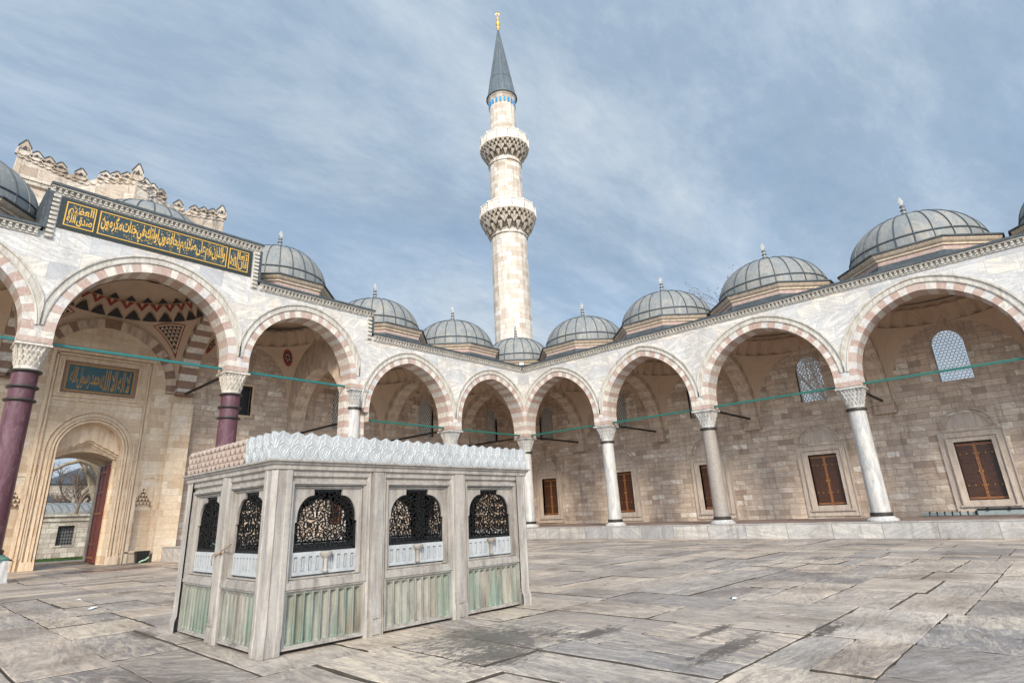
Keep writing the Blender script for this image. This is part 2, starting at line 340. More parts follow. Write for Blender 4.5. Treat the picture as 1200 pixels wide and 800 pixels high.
def thing(name, loc, label, cat, group=None):
    o = bpy.data.objects.new(name, None); o.empty_display_size = .2; COL.objects.link(o); o.location = loc
    return tag(o, label, cat, group)

RIGHT = dict(O=(0, 0, 0), U=(0, 1, 0), N=(1, 0, 0))
LEFT = dict(O=(0, 0, 0), U=(1, 0, 0), N=(0, 1, 0))
D = 5.9          # depth of the galleries to the back wall

class Arch:
    def __init__(s, c, a, zs, za, stilt=.35, t=.42):
        s.c, s.a, s.zs, s.za, s.st, s.t = c, a, zs, za, stilt, t
        h = za-zs-stilt; s.k = (h*h-a*a)/(2*a); s.R = a+s.k
    def pt(s, off, f, side=1):
        R = s.R+off; th = math.acos(s.k/R)*f
        return s.c+side*(-s.k+R*math.cos(th)), s.zs+s.st+R*math.sin(th)
    def outline(s, off, n=18):
        l = [s.pt(off, i/n, -1) for i in range(n+1)]; r = [s.pt(off, i/n, 1) for i in range(n)][::-1]
        return l+r

def arch_wall(mb, u0, u1, zb, zt, n0, n1, arches, m=0, ends=True, steps=()):
    """wall over a row of arches; steps = [(u, top from there on)]"""
    su = [q[0] for q in steps]
    def top(u):
        z = zt
        for a, b in steps:
            if u > a: z = b
        return z
    def strip(ua, za, ub, zb_):
        cut = [ua]+[q for q in su if ua+1e-5 < q < ub-1e-5]+[ub]
        for a, b in zip(cut[:-1], cut[1:]):
            fa, fb = za+(zb_-za)*(a-ua)/(ub-ua), za+(zb_-za)*(b-ua)/(ub-ua); t_ = top((a+b)/2)
            for n in (n0, n1): mb.add([(a, n, fa), (b, n, fb), (b, n, t_), (a, n, t_)], m)
            mb.add([(a, n0, t_), (b, n0, t_), (b, n1, t_), (a, n1, t_)], m)
    last = u0
    for A in arches:
        o = A.outline(A.t)
        if o[0][0] > last+1e-4: strip(last, max(zb, A.zs-.0) if last > u0 else zb, o[0][0], max(zb, A.zs-.0) if last > u0 else zb)
        for (ua, za), (ub, zb2) in zip(o[:-1], o[1:]):
            if ub > ua+1e-7: strip(ua, za, ub, zb2)
        last = o[-1][0]
    if u1 > last+1e-4: strip(last, zb, u1, zb)
    tops = sorted([(u0, zb, top(u0+.001)), (u1, zb, top(u1-.001))]+[(q, *sorted((top(q-.001), top(q+.001)))) for q in su])
    for u, a, b in tops: mb.add([(u, n0, a), (u, n1, a), (u, n1, b), (u, n0, b)], m)

def voussoirs(mb, A, n0, n1, n=13, start=0, lims=None):
    for si, side in enumerate((-1, 1)):
        if A.st > .01:
            ui, uo = A.c+side*A.a, A.c+side*(lims[si] if lims else A.a+A.t)
            zm_ = A.zs+A.st*.48
            for z0, z1, q in ((A.zs, zm_, start % 2), (zm_, A.zs+A.st, (start+1) % 2)): mb.box(min(ui, uo), max(ui, uo), n0, n1, z0, z1, q+2*rnd.choice((0, 0, 1)))
        jit = [0]+[rnd.uniform(-.16, .16) for _ in range(n-1)]+[0]
        for i in range(n):
            f0, f1 = (i+jit[i])/n, (i+1+jit[i+1])/n; mm = (i+start) % 2+2*rnd.choice((0, 0, 1))
            a, b = A.pt(0, f0, side), A.pt(0, f1, side); am = A.pt(0, (f0+f1)/2, side)
            c_, d = A.pt(A.t, f1, side), A.pt(A.t, f0, side); cm = A.pt(A.t, (f0+f1)/2, side)
            poly = [a, am, b, c_, cm, d]
            for nn in (n0, n1): mb.add([(u, nn, z) for u, z in poly], mm)
            mb.add([(a[0], n0, a[1]), (am[0], n0, am[1]), (am[0], n1, am[1]), (a[0], n1, a[1])], mm)
            mb.add([(am[0], n0, am[1]), (b[0], n0, b[1]), (b[0], n1, b[1]), (am[0], n1, am[1])], mm)

def arch_moulding(mb, A, nf, w=.24, lim=None, m=0, f0=0.):
    prof = [(A.t-.005, nf-.01), (A.t-.005, nf+.05), (A.t+.05, nf+.06), (A.t+.07, nf+.025), (A.t+w-.09, nf+.03), (A.t+w-.07, nf+.085), (A.t+w, nf+.085), (A.t+w, nf-.01)]
    lim = lim or 99
    for side in (-1, 1):
        rows = []
        for i in range(21):
            f = f0+(1-f0)*i/20
            row = []
            for off, n in prof:
                u, z = A.pt(off, f, side)
                if abs(u-A.c) > lim: u = A.c+side*lim
                row.append((u, n, z))
            rows.append(row)
        mb.grid(rows, m, cap0=True)

def cornice(mb, u0, u1, zt, nf):
    """materials 0 stone, 1 lead"""
    mb.box(u0, u1, nf-.02, nf+.05, zt-.34, zt-.29); mb.box(u0, u1, nf-.02, nf+.03, zt-.29, zt-.12)
    n = int((u1-u0)/.17); st = (u1-u0)/n
    for i in range(n):
        a = u0+i*st+st*.22; b = a+st*.56
        mb.prism([(a, zt-.285), (b, zt-.285), (b, zt-.12), (a, zt-.12)], nf+.03, nf+.10)
        mb.prism([(a+.015, zt-.20), (b-.015, zt-.20), (b-.015, zt-.12), (a+.015, zt-.12)], nf+.10, nf+.14)
    mb.box(u0-.0, u1+.0, nf-.02, nf+.17, zt-.12, zt-.06)
    mb.box(u0-.02, u1+.02, nf-.05, nf+.22, zt-.06, zt+.03, 1)
def side_teeth(mb, u, sgn, z0, z1, nf):
    a, b = sorted((u, u+sgn*.26))
    mb.box(a, b, nf-.02, nf+.03, z0, z1)
    n = int((z1-z0)/.17)
    for i in range(n):
        z = z0+(i+.22)*(z1-z0)/n
        aa, bb = sorted((u+sgn*.02, u+sgn*.22))
        mb.box(aa, bb, nf+.03, nf+.11, z, z+.095)
    a, b = sorted((u, u-sgn*.09)); mb.box(a, b, nf-.6, nf+.13, z0+.32, z1+.05, 1)

def wall_holes(mb, u0, u1, z0, z1, n, holes, depth, m=0):
    us = sorted({u0, u1, *[h[0] for h in holes], *[h[1] for h in holes]}); zs = sorted({z0, z1, *[h[2] for h in holes], *[h[3] for h in holes]})
    for a, b in zip(us[:-1], us[1:]):
        for c_, d in zip(zs[:-1], zs[1:]):
            um, zm = (a+b)/2, (c_+d)/2
            if any(h[0] < um < h[1] and h[2] < zm < h[3] for h in holes): continue
            mb.add([(a, n, c_), (b, n, c_), (b, n, d), (a, n, d)], m)
    for a, b, c_, d in holes:
        for q in ([(a, c_), (b, c_)], [(b, c_), (b, d)], [(b, d), (a, d)], [(a, d), (a, c_)]):
            mb.add([(q[0][0], n, q[0][1]), (q[1][0], n, q[1][1]), (q[1][0], n-depth, q[1][1]), (q[0][0], n-depth, q[0][1])], m)

# ---- parts of the galleries
def vault(parent, fr, u0, u1, zs, h, painted=False, n0=-D, n1=-.45, mat='plaster'):
    mb = MB(**fr); cu, cn = (u0+u1)/2, (n0+n1)/2; au, an = (u1-u0)/2, (n1-n0)/2
    K = 28
    def z(u, n):
        q = u*u+n*n
        return zs+h*math.sqrt(max(0, 2-q))
    # pendentives: radial rows from ring q=1 out to the square edge
    rows = []
    SEG = 96
    for i in range(9):
        f = i/8; row = []
        for j in range(SEG):
            th = 2*math.pi*j/SEG+math.pi/4; cx_, cy_ = math.cos(th), math.sin(th)
            e = 1/max(abs(cx_), abs(cy_)); r = 1+(e-1)*f
            row.append((cu+au*r*cx_, cn+an*r*cy_, z(r*cx_, r*cy_)))
        rows.append(row)
    mb.grid(rows, 0, True)
    v = mb.build('vault', mat, parent, smooth=60)
    # inner dome with a belt of folded triangles
    zr = zs+h; T = 26
    db = MB(**fr)
    belt = MB(**fr)
    lo = [(cu+au*math.cos(2*math.pi*j/T), cn+an*math.sin(2*math.pi*j/T), zr) for j in range(T)]
    up = [(cu+au*.90*math.cos(2*math.pi*(j+.5)/T), cn+an*.90*math.sin(2*math.pi*(j+.5)/T), zr+.72) for j in range(T)]
    def sh(p, q): return (cu+(p[0]-cu)*q, cn+(p[1]-cn)*q, p[2])
    for j in range(T):
        k = (j+1) % T
        md = tuple((a+b)/2 for a, b in zip(lo[j], lo[k])); md = sh(md, 1.09)
        belt.add([lo[j], md, up[j]], 0); belt.add([md, lo[k], up[j]], 0)
        mu = sh(tuple((a+b)/2 for a, b in zip(up[j], up[k])), .92)
        belt.add([up[j], lo[k], mu], 0); belt.add([mu, lo[k], up[k]], 0)
        if painted:
            c3 = lambda a, b, c_, f: [sh(tuple((x*(1-f)+g*f) for x, g in zip(p_, tuple((a[i]+b[i]+c_[i])/3 for i in range(3)))), .985) for p_ in (a, b, c_)]
            belt.add(c3(lo[j], lo[k], tuple(u_*.62+(l_+r_)/2*.38 for u_, l_, r_ in zip(up[j], lo[j], lo[k])), .08), 1)
            belt.add([sh(p_, .955) for p_ in c3(up[j], up[k], tuple(u_*.5+(l_+r_)/2*.5 for u_, l_, r_ in zip(lo[k], up[j], up[k])), .08)], 2)
    b = belt.build('zigzag_belt', [mat, 'painted_black', 'painted_red'], v, recalc=False)
    rows = [[(cu+au*.90*math.cos(f)*math.cos(2*math.pi*j/48), cn+an*.90*math.cos(f)*math.sin(2*math.pi*j/48), zr+.72+1.0*math.sin(f)) for j in range(48)] for f in [math.pi/2*i/10 for i in range(10)]]
    db.grid(rows, 0, True, cap1=True)
    if painted:
        for j in range(48):
            if j % 2: continue
            a0, a1 = 2*math.pi*j/48, 2*math.pi*(j+1.3)/48
            pts = []
            for f, aa in ((.12, a0), (.12, a1), (.34, (a0+a1)/2)):
                pts.append((cu+au*.885*math.cos(f)*math.cos(aa), cn+an*.885*math.cos(f)*math.sin(aa), zr+.70+1.0*math.sin(f)))
            db.add(pts, 1)
    db.build('inner_dome', [mat, 'painted_black'], v, smooth=50, recalc=False)
    return v, (lambda u, n: (cu+au*u, cn+an*n, z(u, n)))

def rosette(parent, fr, zfun, u, n, r=.15, tri=False):
    """painted ornament lying on the pendentive"""
    mb = MB(**fr); e = .004
    def q(x, y, lift=.02):
        a = zfun(u+x, n+y); return (a[0]*1.0, a[1], a[2]-lift)
    if not tri:
        for (r0, r1, m, l) in ((0, .62*r, 1, .03), (.62*r, r*.82, 2, .028), (.82*r, r, 0, .026)):
            N = 24
            for j in range(N):
                a0, a1 = 2*math.pi*j/N, 2*math.pi*(j+1)/N
                pts = [(r0, a0), (r1, a0), (r1, a1), (r0, a1)]
                if r0 == 0: pts = pts[1:3]+[(0, 0)]
                mb.add([q(b*math.cos(a), b*math.sin(a), l) for b, a in pts], m)
        for j in range(6):
            a = math.pi*2*j/6
            for k in range(6):
                b0, b1 = a+k*math.pi/3, a+(k+1)*math.pi/3; cx_, cy_ = .36*r*math.cos(a), .36*r*math.sin(a)
                mb.add([q(cx_, cy_, .04), q(cx_+.12*r*math.cos(b0), cy_+.12*r*math.sin(b0), .04), q(cx_+.12*r*math.cos(b1), cy_+.12*r*math.sin(b1), .04)], 3)
    mb.build('painted_rosette', ['painted_red', 'painted_black', 'painted_red', 'pale_ochre'], parent, recalc=False)

def column(parent, fr, u, n, z0, zc, mat='white_marble', r=.335, kind=0, label=None):
    """shaft with base, collars and a stalactite capital; zc = top of abacus"""
    c = (u, n); hc = .86
    mb = MB(**fr)
    mb.lathe(c, [(r*1.02, z0+.2), (r, z0+1.2), (r*.96, z0+2.8), (r*.92, zc-hc)], 32, 0, cyluv=False, cap1=False)
    sh = mb.build('column', mat, parent, smooth=40)
    if label: sh['label'] = label
    b = MB(**fr)
    b.lathe(c, [(r*1.62, z0), (r*1.62, z0+.05), (r*1.5, z0+.09), (r*1.28, z0+.13), (r*1.24, z0+.17)], 32, 0)
    b.build('base', 'white_marble' if kind != 2 else 'green_bronze', sh, smooth=30)
    k = MB(**fr)
    k.lathe(c, [(r*1.1, z0+.165), (r*1.16, z0+.2), (r*1.16, z0+.29), (r*1.06, z0+.32)], 32, 0)
    k.build('collar', 'bronze', sh, smooth=30)
    zz = [zc-hc-.1] if kind != 2 else [zc-hc-.1, zc-hc-.62, zc-hc-1.05]
    for q in zz:
        k = MB(**fr); hh = .11 if kind != 2 else .085
        k.lathe(c, [(r*.98, q-.01), (r*1.13, q+.015), (r*1.16, q+hh/2), (r*1.13, q+hh-.015), (r*.98, q+hh+.01)], 32, 0); k.build('collar', 'bronze', sh, smooth=30)
    cp = MB(**fr); z1 = zc-.1; SEG = 32; hw = .46; W_ = []
    for i in range(9):
        f = i/8; row = []
        for j in range(SEG):
            th = 2*math.pi*j/SEG; cu_, su_ = math.cos(th), math.sin(th)
            e = 1/max(abs(cu_), abs(su_)); sq = hw*.94*e; sq = min(sq, hw*1.22)
            g = f**1.5; rr = (r*.93)*(1-g)+sq*g
            if 0 < i < 8: rr *= 1-.03*(i % 2)
            row.append((u+rr*cu_, n+rr*su_, zc-hc+(hc-.1)*f))
        W_.append(row)
    cp.grid(W_, 0, True)
    for t_, (f, cnt) in enumerate(((.14, 16), (.36, 16), (.58, 20), (.79, 24))):
        for j in range(cnt):
            th = 2*math.pi*(j+.5*(t_ % 2))/cnt; cu_, su_ = math.cos(th), math.sin(th); e = 1/max(abs(cu_), abs(su_)); sq = min(hw*.94*e, hw*1.22)
            g = f**1.5; rr = (r*.93)*(1-g)+sq*g; z = zc-hc+(hc-.1)*f; g2 = min(1, f+.22)**1.5; r2 = (r*.93)*(1-g2)+sq*g2; zt = z+(hc-.1)*.20
            w_ = math.pi*rr/cnt*.72; tx, ty = -su_, cu_
            o = [(rr*1.0, 0, z-.02), (r2+.035, w_, zt), (r2+.035, -w_, zt), (rr-.05, w_, zt), (rr-.05, -w_, zt)]
            P_ = [(u+a*cu_+b_*tx, n+a*su_+b_*ty, zz_) for a, b_, zz_ in o]
            cp.add([P_[0], P_[1], P_[2]]); cp.add([P_[1], P_[3], P_[0]]); cp.add([P_[2], P_[4], P_[0]]); cp.add([P_[1], P_[2], P_[4], P_[3]])
    cp.box(u-hw*1.08, u+hw*1.08, n-hw*1.08, n+hw*1.08, z1, z1+.075); cp.box(u-hw*1.02, u+hw*1.02, n-hw*1.02, n+hw*1.02, z1+.075, zc, 1)
    cp.build('capital', ['carved_marble' if kind else 'white_marble', 'bronze'], sh)
    return sh

def hexgrille(parent, fr, uc, z0, z1, n, hw=.62, mat='lattice_white', pane='dark_glass', hr=.62):
    L = MB(**fr); a = hw; zs = z1-.72; s = .088; ap = s*math.cos(math.pi/6)
    def top(x):
        x = abs(x)
        if x >= a: return zs
        return zs+.72*math.sqrt(max(0, 1-(x/a)**1.9))
    rows = int((z1-z0)/(1.5*s))+1
    for r_ in range(rows):
        z = z0+.06+r_*1.5*s
        for c_ in range(-9, 10):
            x = c_*2*ap+(ap if r_ % 2 else 0)
            if abs(x)+ap*.4 > a or z+s*.3 > top(x): continue
            outp, inn = [], []
            for k in range(12):
                th = math.pi/6*k+math.pi/6; rr = s if k % 2 == 0 else ap
                outp.append((uc+x+rr*math.cos(th), z+rr*math.sin(th))); inn.append((uc+x+s*hr*math.cos(th), z+s*hr*math.sin(th)))
            for k in range(12):
                q = (k+1) % 12
                L.add([(outp[k][0], n, outp[k][1]), (outp[q][0], n, outp[q][1]), (inn[q][0], n, inn[q][1]), (inn[k][0], n, inn[k][1])])
                L.add([(inn[k][0], n, inn[k][1]), (inn[q][0], n, inn[q][1]), (inn[q][0], n-.05, inn[q][1]), (inn[k][0], n-.05, inn[k][1])])
    pts = [(uc+x, top(x)) for x in [a*math.cos(math.pi*i/16) for i in range(17)]]
    path = [(uc+a, z0)]+pts+[(uc-a, z0)]
    for p_, q_ in zip(path, path[1:]+path[:1]):
        d = Vector((q_[0]-p_[0], q_[1]-p_[1]));
        if d.length < 1e-5: continue
        mid = Vector((uc, (z0+z1)/2)); nn = Vector((-d.y, d.x)).normalized()
        if nn.dot(Vector(p_)-mid) > 0: nn = -nn
        w_ = .035
        L.add([(p_[0], n+.01, p_[1]), (q_[0], n+.01, q_[1]), (q_[0]+nn.x*w_, n+.01, q_[1]+nn.y*w_), (p_[0]+nn.x*w_, n+.01, p_[1]+nn.y*w_)])
    g = L.build('window_grille', mat, parent, recalc=False)
    p_ = MB(**fr); p_.add([(uc-a, n-.07, z0), (uc+a, n-.07, z0), (uc+a, n-.07, z1), (uc-a, n-.07, z1)]); p_.build('pane', pane, g)
    return g, path
def grille_surround(mb, uc, z0, z1, n, hw, path, m=0):
    """fills the corners of the rectangular opening above the arched head"""
    pts = path[1:-1]
    for (a, za), (b, zb) in zip(pts[:-1], pts[1:]): mb.add([(a, n, za), (b, n, zb), (b, n, z1), (a, n, z1)], m)
    for (a, za), (b, zb) in zip(path[:-1], path[1:]): mb.add([(a, n, za), (b, n, zb), (b, n-.2, zb), (a, n-.2, za)], m)

def shutters(parent, fr, uc, n, mat_frame='gallery_trim'):
    f = MB(**fr); z0, z1, hw = 1.2, 3.68, .655
    def rf(a, b, za, zb, w_, p0, p1):
        f.box(a, a+w_, p0, p1, za, zb); f.box(b-w_, b, p0, p1, za, zb); f.box(a+w_, b-w_, p0, p1, zb-w_, zb); f.box(a+w_, b-w_, p0, p1, za, za+w_)
    rf(uc-1.17, uc+1.17, .70, 4.18, .05, n-.05, n+.075)
    rf(uc-1.12, uc+1.12, .75, 4.13, .20, n-.05, n+.02)
    rf(uc-.92, uc+.92, .95, 3.93, .05, n-.05, n+.11)
    rf(uc-.87, uc+.87, 1.0, 3.88, .205, n-.30, n+.04)
    f.box(uc-1.02, uc+1.02, n-.05, n+.10, .93, 1.0)
    # blind pointed tympanum
    A = Arch(uc, .93, 4.2, 5.05, .05, .0)
    for off, w_, pr in ((.0, .06, .085), (-.17, .03, .05)):
        o, i_ = A.outline(off+w_, 12), A.outline(off, 12)
        for k in range(len(o)-1):
            f.add([(o[k][0], n+pr, o[k][1]), (o[k+1][0], n+pr, o[k+1][1]), (i_[k+1][0], n+pr, i_[k+1][1]), (i_[k][0], n+pr, i_[k][1])])
            f.add([(o[k][0], n+pr, o[k][1]), (o[k+1][0], n+pr, o[k+1][1]), (o[k+1][0], n-.02, o[k+1][1]), (o[k][0], n-.02, o[k][1])])
            f.add([(i_[k][0], n+pr, i_[k][1]), (i_[k+1][0], n+pr, i_[k+1][1]), (i_[k+1][0], n-.02, i_[k+1][1]), (i_[k][0], n-.02, i_[k][1])])
    pl = [p_ for p_ in A.outline(-.16, 12)]
    f.add([(p_[0], n+.012, max(p_[1], 4.26)) for p_ in pl])
    fo = f.build('window_frame', mat_frame, parent)
    for s_ in (-1, 1):
        l = MB(**fr); a, b = sorted((uc, uc+s_*hw)); a += .004; b -= .004
        l.box(a, b, n-.22, n-.17, z0+.02, z1-.03, 0)
        # sunk pattern of small panels
        for zc_ in range(5):
            for k in range(3):
                pu = a+.07+(b-a-.14)*(k+.5)/3; pz = z0+.35+zc_*.44
                l.box(pu-.075, pu+.075, n-.17, n-.160, pz-.16, pz+.16, 0)
        l.box(a, b, n-.17, n-.145, z0+.05, z0+.13, 1); l.box(a, b, n-.17, n-.145, z1-.17, z1-.08, 1)
        e = (a, a+.05) if s_ > 0 else (b-.05, b)
        l.box(*e, n-.17, n-.14, z0+.02, z1-.03, 1)
        for zz in (z0+.62, z1-.52):
            for k in range(3):
                pu = a+.09+(b-a-.18)*k/2; l.box(pu-.022, pu+.022, n-.16, n-.125, zz-.022, zz+.022, 2)
        pu = a+.06 if s_ > 0 else b-.06; l.box(pu-.025, pu+.025, n-.16, n-.11, 2.36, 2.43, 2)
        l.build('shutter_leaf', ['walnut', 'batten_wood', 'dull_gold'], fo)
    return fo

def lead_dome(parent, fr, cu, cn, zr, R=2.6, H=2.15, dr=1.0, ap=2.72, finial='plain'):
    d = MB(**fr); zb = zr+dr+.2; SEG = 96; ribs = 24
    prof = [(R+.16, zb-.06), (R+.02, zb+.02)]
    rows = []
    for i in range(20):
        f = math.pi/2*i/19.6
        rows.append((R*math.cos(f), zb+.02+H*math.sin(f)**.96 if i else zb+.02))
    rr = []
    for (r0, z0) in [(R+.2, zb-.1)]+rows:
        rr.append([(cu+r0*math.cos(2*math.pi*j/SEG), cn+r0*math.sin(2*math.pi*j/SEG), z0) for j in range(SEG)])
    d.grid(rr, 0, True, cap1=True)
    # standing seams
    for j in range(ribs):
        th = 2*math.pi*(j+.5)/ribs
        for (r0, z0), (r1, z1) in zip(rows[:-2], rows[1:-1]):
            w_ = .026; tx, ty = -math.sin(th)*w_, math.cos(th)*w_; cx_, sx_ = math.cos(th), math.sin(th); L = .04
            nx0, nz0 = r0/R, (z0-zb)/H; nx1, nz1 = r1/R, (z1-zb)/H
            p0 = (cu+(r0+L*nx0)*cx_, cn+(r0+L*nx0)*sx_, z0+L*nz0); p1 = (cu+(r1+L*nx1)*cx_, cn+(r1+L*nx1)*sx_, z1+L*nz1)
            b0 = (cu+r0*cx_, cn+r0*sx_, z0-.01); b1 = (cu+r1*cx_, cn+r1*sx_, z1-.01)
            for s_ in (-1, 1):
                d.add([(b0[0]+s_*tx, b0[1]+s_*ty, b0[2]), (b1[0]+s_*tx, b1[1]+s_*ty, b1[2]), (p1[0]+s_*tx*.5, p1[1]+s_*ty*.5, p1[2]), (p0[0]+s_*tx*.5, p0[1]+s_*ty*.5, p0[2])], 1)
            d.add([(p0[0]-tx*.5, p0[1]-ty*.5, p0[2]), (p0[0]+tx*.5, p0[1]+ty*.5, p0[2]), (p1[0]+tx*.5, p1[1]+ty*.5, p1[2]), (p1[0]-tx*.5, p1[1]-ty*.5, p1[2])], 1)
    for f in (.12, .62):
        r0, z0 = R*math.cos(math.pi/2*f), zb+.02+H*math.sin(math.pi/2*f)
        d.lathe((cu, cn), [(r0+.035, z0-.05), (r0+.055, z0-.02), (r0+.02, z0+.03)], SEG, 1, cap1=False)
    do = d.build('dome', ['lead_sheet', 'dark_lead'], parent, smooth=35)
    # octagonal drum
    o = MB(**fr); k = 1/math.cos(math.pi/8); rt = math.pi/8
    o.lathe((cu, cn), [(ap*1.10*k, zr-.03), (ap*1.0*k, zr+dr*.55)], 8, 2, rot=rt, cap1=False)
    o.lathe((cu, cn), [(ap*k, zr+dr*.50), (ap*k, zr+dr*.72)], 8, 0, rot=rt, cap1=False)
    o.lathe((cu, cn), [(ap*k, zr+dr*.72), ((ap+.06)*k, zr+dr*.74), ((ap+.06)*k, zr+dr*.80), ((ap+.14)*k, zr+dr*.86), ((ap+.2)*k, zr+dr*.94), ((ap+.2)*k, zr+dr)], 8, 1, rot=rt, cap1=False)
    o.lathe((cu, cn), [((ap+.2)*k, zr+dr), ((ap+.27)*k, zr+dr), ((ap+.27)*k, zr+dr+.06), (ap*k*.93, zr+dr+.14)], 8, 2, rot=rt, cap1=True)
    o.build('drum', ['red_voussoir', 'carved_drum', 'dark_lead'], do)
    fb = MB(**fr); z = zb+H-.02
    FS = 1.45
    prof = [(.20, z-.02), (.14, z+.06), (.07, z+.16), (.05, z+.22), (.10, z+.27), (.10, z+.31), (.045, z+.36), (.04, z+.42), (.085, z+.46), (.085, z+.50), (.035, z+.55), (.035, z+.60), (.075, z+.65), (.075, z+.69), (.03, z+.74), (.03, z+.80)]
    prof = [(r_*FS, z_) for r_, z_ in prof]
    fb.lathe((cu, cn), prof, 14, lambda i, j: 1 if i in (4, 5, 8, 9, 12, 13) else 0)
    if finial == 'ring':
        pts = [fb.P(cu+.0, cn, z+1.02)]
        for s_ in range(18):
            a0, a1 = 2*math.pi*s_/18, 2*math.pi*(s_+1)/18
            for q in ((a0, a1),):
                c0 = [(cu+.17*math.sin(q[0]), cn, z+1.0-.17*math.cos(q[0])), (cu+.17*math.sin(q[1]), cn, z+1.0-.17*math.cos(q[1]))]
                t_ = .03
                fb.add([(c0[0][0], cn-t_, c0[0][2]), (c0[1][0], cn-t_, c0[1][2]), (cu+(c0[1][0]-cu)*.72, cn-t_, z+1+(c0[1][2]-z-1)*.72), (cu+(c0[0][0]-cu)*.72, cn-t_, z+1+(c0[0][2]-z-1)*.72)])
                fb.add([(c0[0][0], cn-t_, c0[0][2]), (c0[1][0], cn-t_, c0[1][2]), (c0[1][0], cn+t_, c0[1][2]), (c0[0][0], cn+t_, c0[0][2])])
    else:
        fb.prism([(cu-.04, z+.78), (cu+.04, z+.78), (cu+.11, z+.92), (cu+.07, z+1.02), (cu+.0, z+1.18), (cu-.07, z+1.02), (cu-.11, z+.92)], cn-.045, cn+.045, 0)
    fb.build('finial', ['white_marble', 'bronze'], do)
    return do
VST = ['red_voussoir', 'white_voussoir', 'rose_voussoir', 'grey_voussoir']
stone('rose_voussoir', (.49, .385, .33), (.38, .28, .24), .6, 3, aniso=(3, 3, 3), dirt=(.36, .25, .2, .4), rough=.75, bmp=.3)
stone('grey_voussoir', (.58, .55, .52), (.38, .38, .40), .7, 2, aniso=(2, 2, 2), dirt=(.42, .35, .27, .4))
stone('gallery_trim', (.52, .44, .37), (.38, .32, .27), .5, 1.6, dirt=(.22, .18, .15, .5), rough=.75)
stone('gate_trim', (.72, .57, .41), (.54, .41, .28), .5, 1.4, dirt=(.36, .22, .12, .5), rough=.7)
stone('carved_drum', (.62, .50, .38), (.45, .34, .26), .5, 2, dirt=(.30, .22, .15, .5), rough=.7)
stone('brown_ashlar', (.54, .42, .33), (.24, .19, .15), .5, 1.6, dirt=(.18, .14, .11, .5), rough=.8)
stone('pale_arch', (.62, .50, .39), (.34, .27, .21), .5, 1.6, dirt=(.25, .19, .15, .4), rough=.8)
stone('ochre_voussoir', (.27, .17, .125), (.36, .26, .2), .6, 3, aniso=(3, 3, 3), dirt=(.17, .11, .08, .35), rough=.8)

def roof_bay(mb, u0, u1, n0, n1, z, cu, cn, r):
    SEG = 64; rows = [[], []]
    for j in range(SEG):
        th = 2*math.pi*j/SEG+math.pi/4; c_, s_ = math.cos(th), math.sin(th); rows[0].append((cu+r*c_, cn+r*s_, z))
        e = min(((u1-cu) if c_ > 0 else (cu-u0))/max(abs(c_), 1e-6), ((n1-cn) if s_ > 0 else (cn-n0))/max(abs(s_), 1e-6))
        rows[1].append((cu+e*c_, cn+e*s_, z))
    mb.grid(rows, 0, True)
# ================================================================ right gallery
RC = [0, 5.934, 11.686, 18.0, 24.2]
LCOL = [0, 6.217, 12.35, 18.11, 24.76, 30.6]
ZW = 10.153
gal = thing('arcaded_gallery', (-3, 12, 0), 'long arcaded gallery with equal arches, wooden shutters and lead domes, right of the minaret', 'gallery')
RA = []
for i in range(4):
    c = (RC[i]+RC[i+1])/2; a = (RC[i+1]-RC[i])/2-.46
    if i == 0: c += .03
    RA.append(Arch(c, a, 5.8, 9.08, .42, .30))
RA.append(Arch(27.25, 2.55, 5.8, 9.08, .42, .30))
mb = MB(**RIGHT); arch_wall(mb, -.44, 30.2, 5.8, ZW-.12, -.44, .44, RA); wallR = mb.build('arcade_wall', 'facade_marble', gal)
mb = MB(**RIGHT)
for A in RA: voussoirs(mb, A, -.445, .447, 15, lims=(A.a+.455, A.a+.455))
mb.build('voussoir_band', VST, wallR)
mb = MB(**RIGHT)
for i, A in enumerate(RA): arch_moulding(mb, A, .44, .29, lim=A.a+.455, f0=.04)
mb.build('arch_moulding', 'moulding_marble', wallR, smooth=30)
mb = MB(**RIGHT); cornice(mb, .44, 30.2, ZW, .44); mb.build('cornice', ['moulding_marble', 'dark_lead'], wallR)
for i, (y, mt) in enumerate(zip(RC, ['white_marble', 'white_marble', 'grey_granite', 'white_marble', 'white_marble'])):
    column(gal, RIGHT, y, 0, .6, 5.8, mt, label='brownish grey granite column' if i == 2 else None)
# back wall with openings
WIN = [-3.1, 2.98, 8.86, 14.78, 20.85, 27.2]
GR = [-3.05, 3.15, 8.72, 14.98, 21.0, 27.2]
mb = MB(**RIGHT)
holes = [(u-.665, u+.665, 1.205, 3.675) for u in WIN]+[(u-.62, u+.62, 6.4, 8.8) for u in GR]
wall_holes(mb, -6.3, 30.2, .55, 10.0, -D, holes, .3)
paths = []
bw = None
for i, u in enumerate(GR):
    paths.append((u, i))
bwo_mb = mb
gr_parts = []
class _D: pass
# grilles are built first so their outline can close the wall around them
for i, u in enumerate(GR):
    g, path = hexgrille(gal, RIGHT, u, 6.4, 8.8, -D-.2, .62, 'lattice_white', 'milky_glass' if i in (3, 4) else 'dark_glass', .80 if i == 4 else .66)
    if i == 4: g['label'] = 'stone window lattice with bright white panes'
    grille_surround(mb, u, 6.4, 8.8, -D, .62, path); gr_parts.append(g)
    mb.box(u-.74, u+.74, -D-.01, -D+.05, 6.28, 6.39)
bwall = mb.build('back_wall', 'gallery_ashlar', gal)
for i, u in enumerate(WIN): shutters(gal, RIGHT, u, -D)
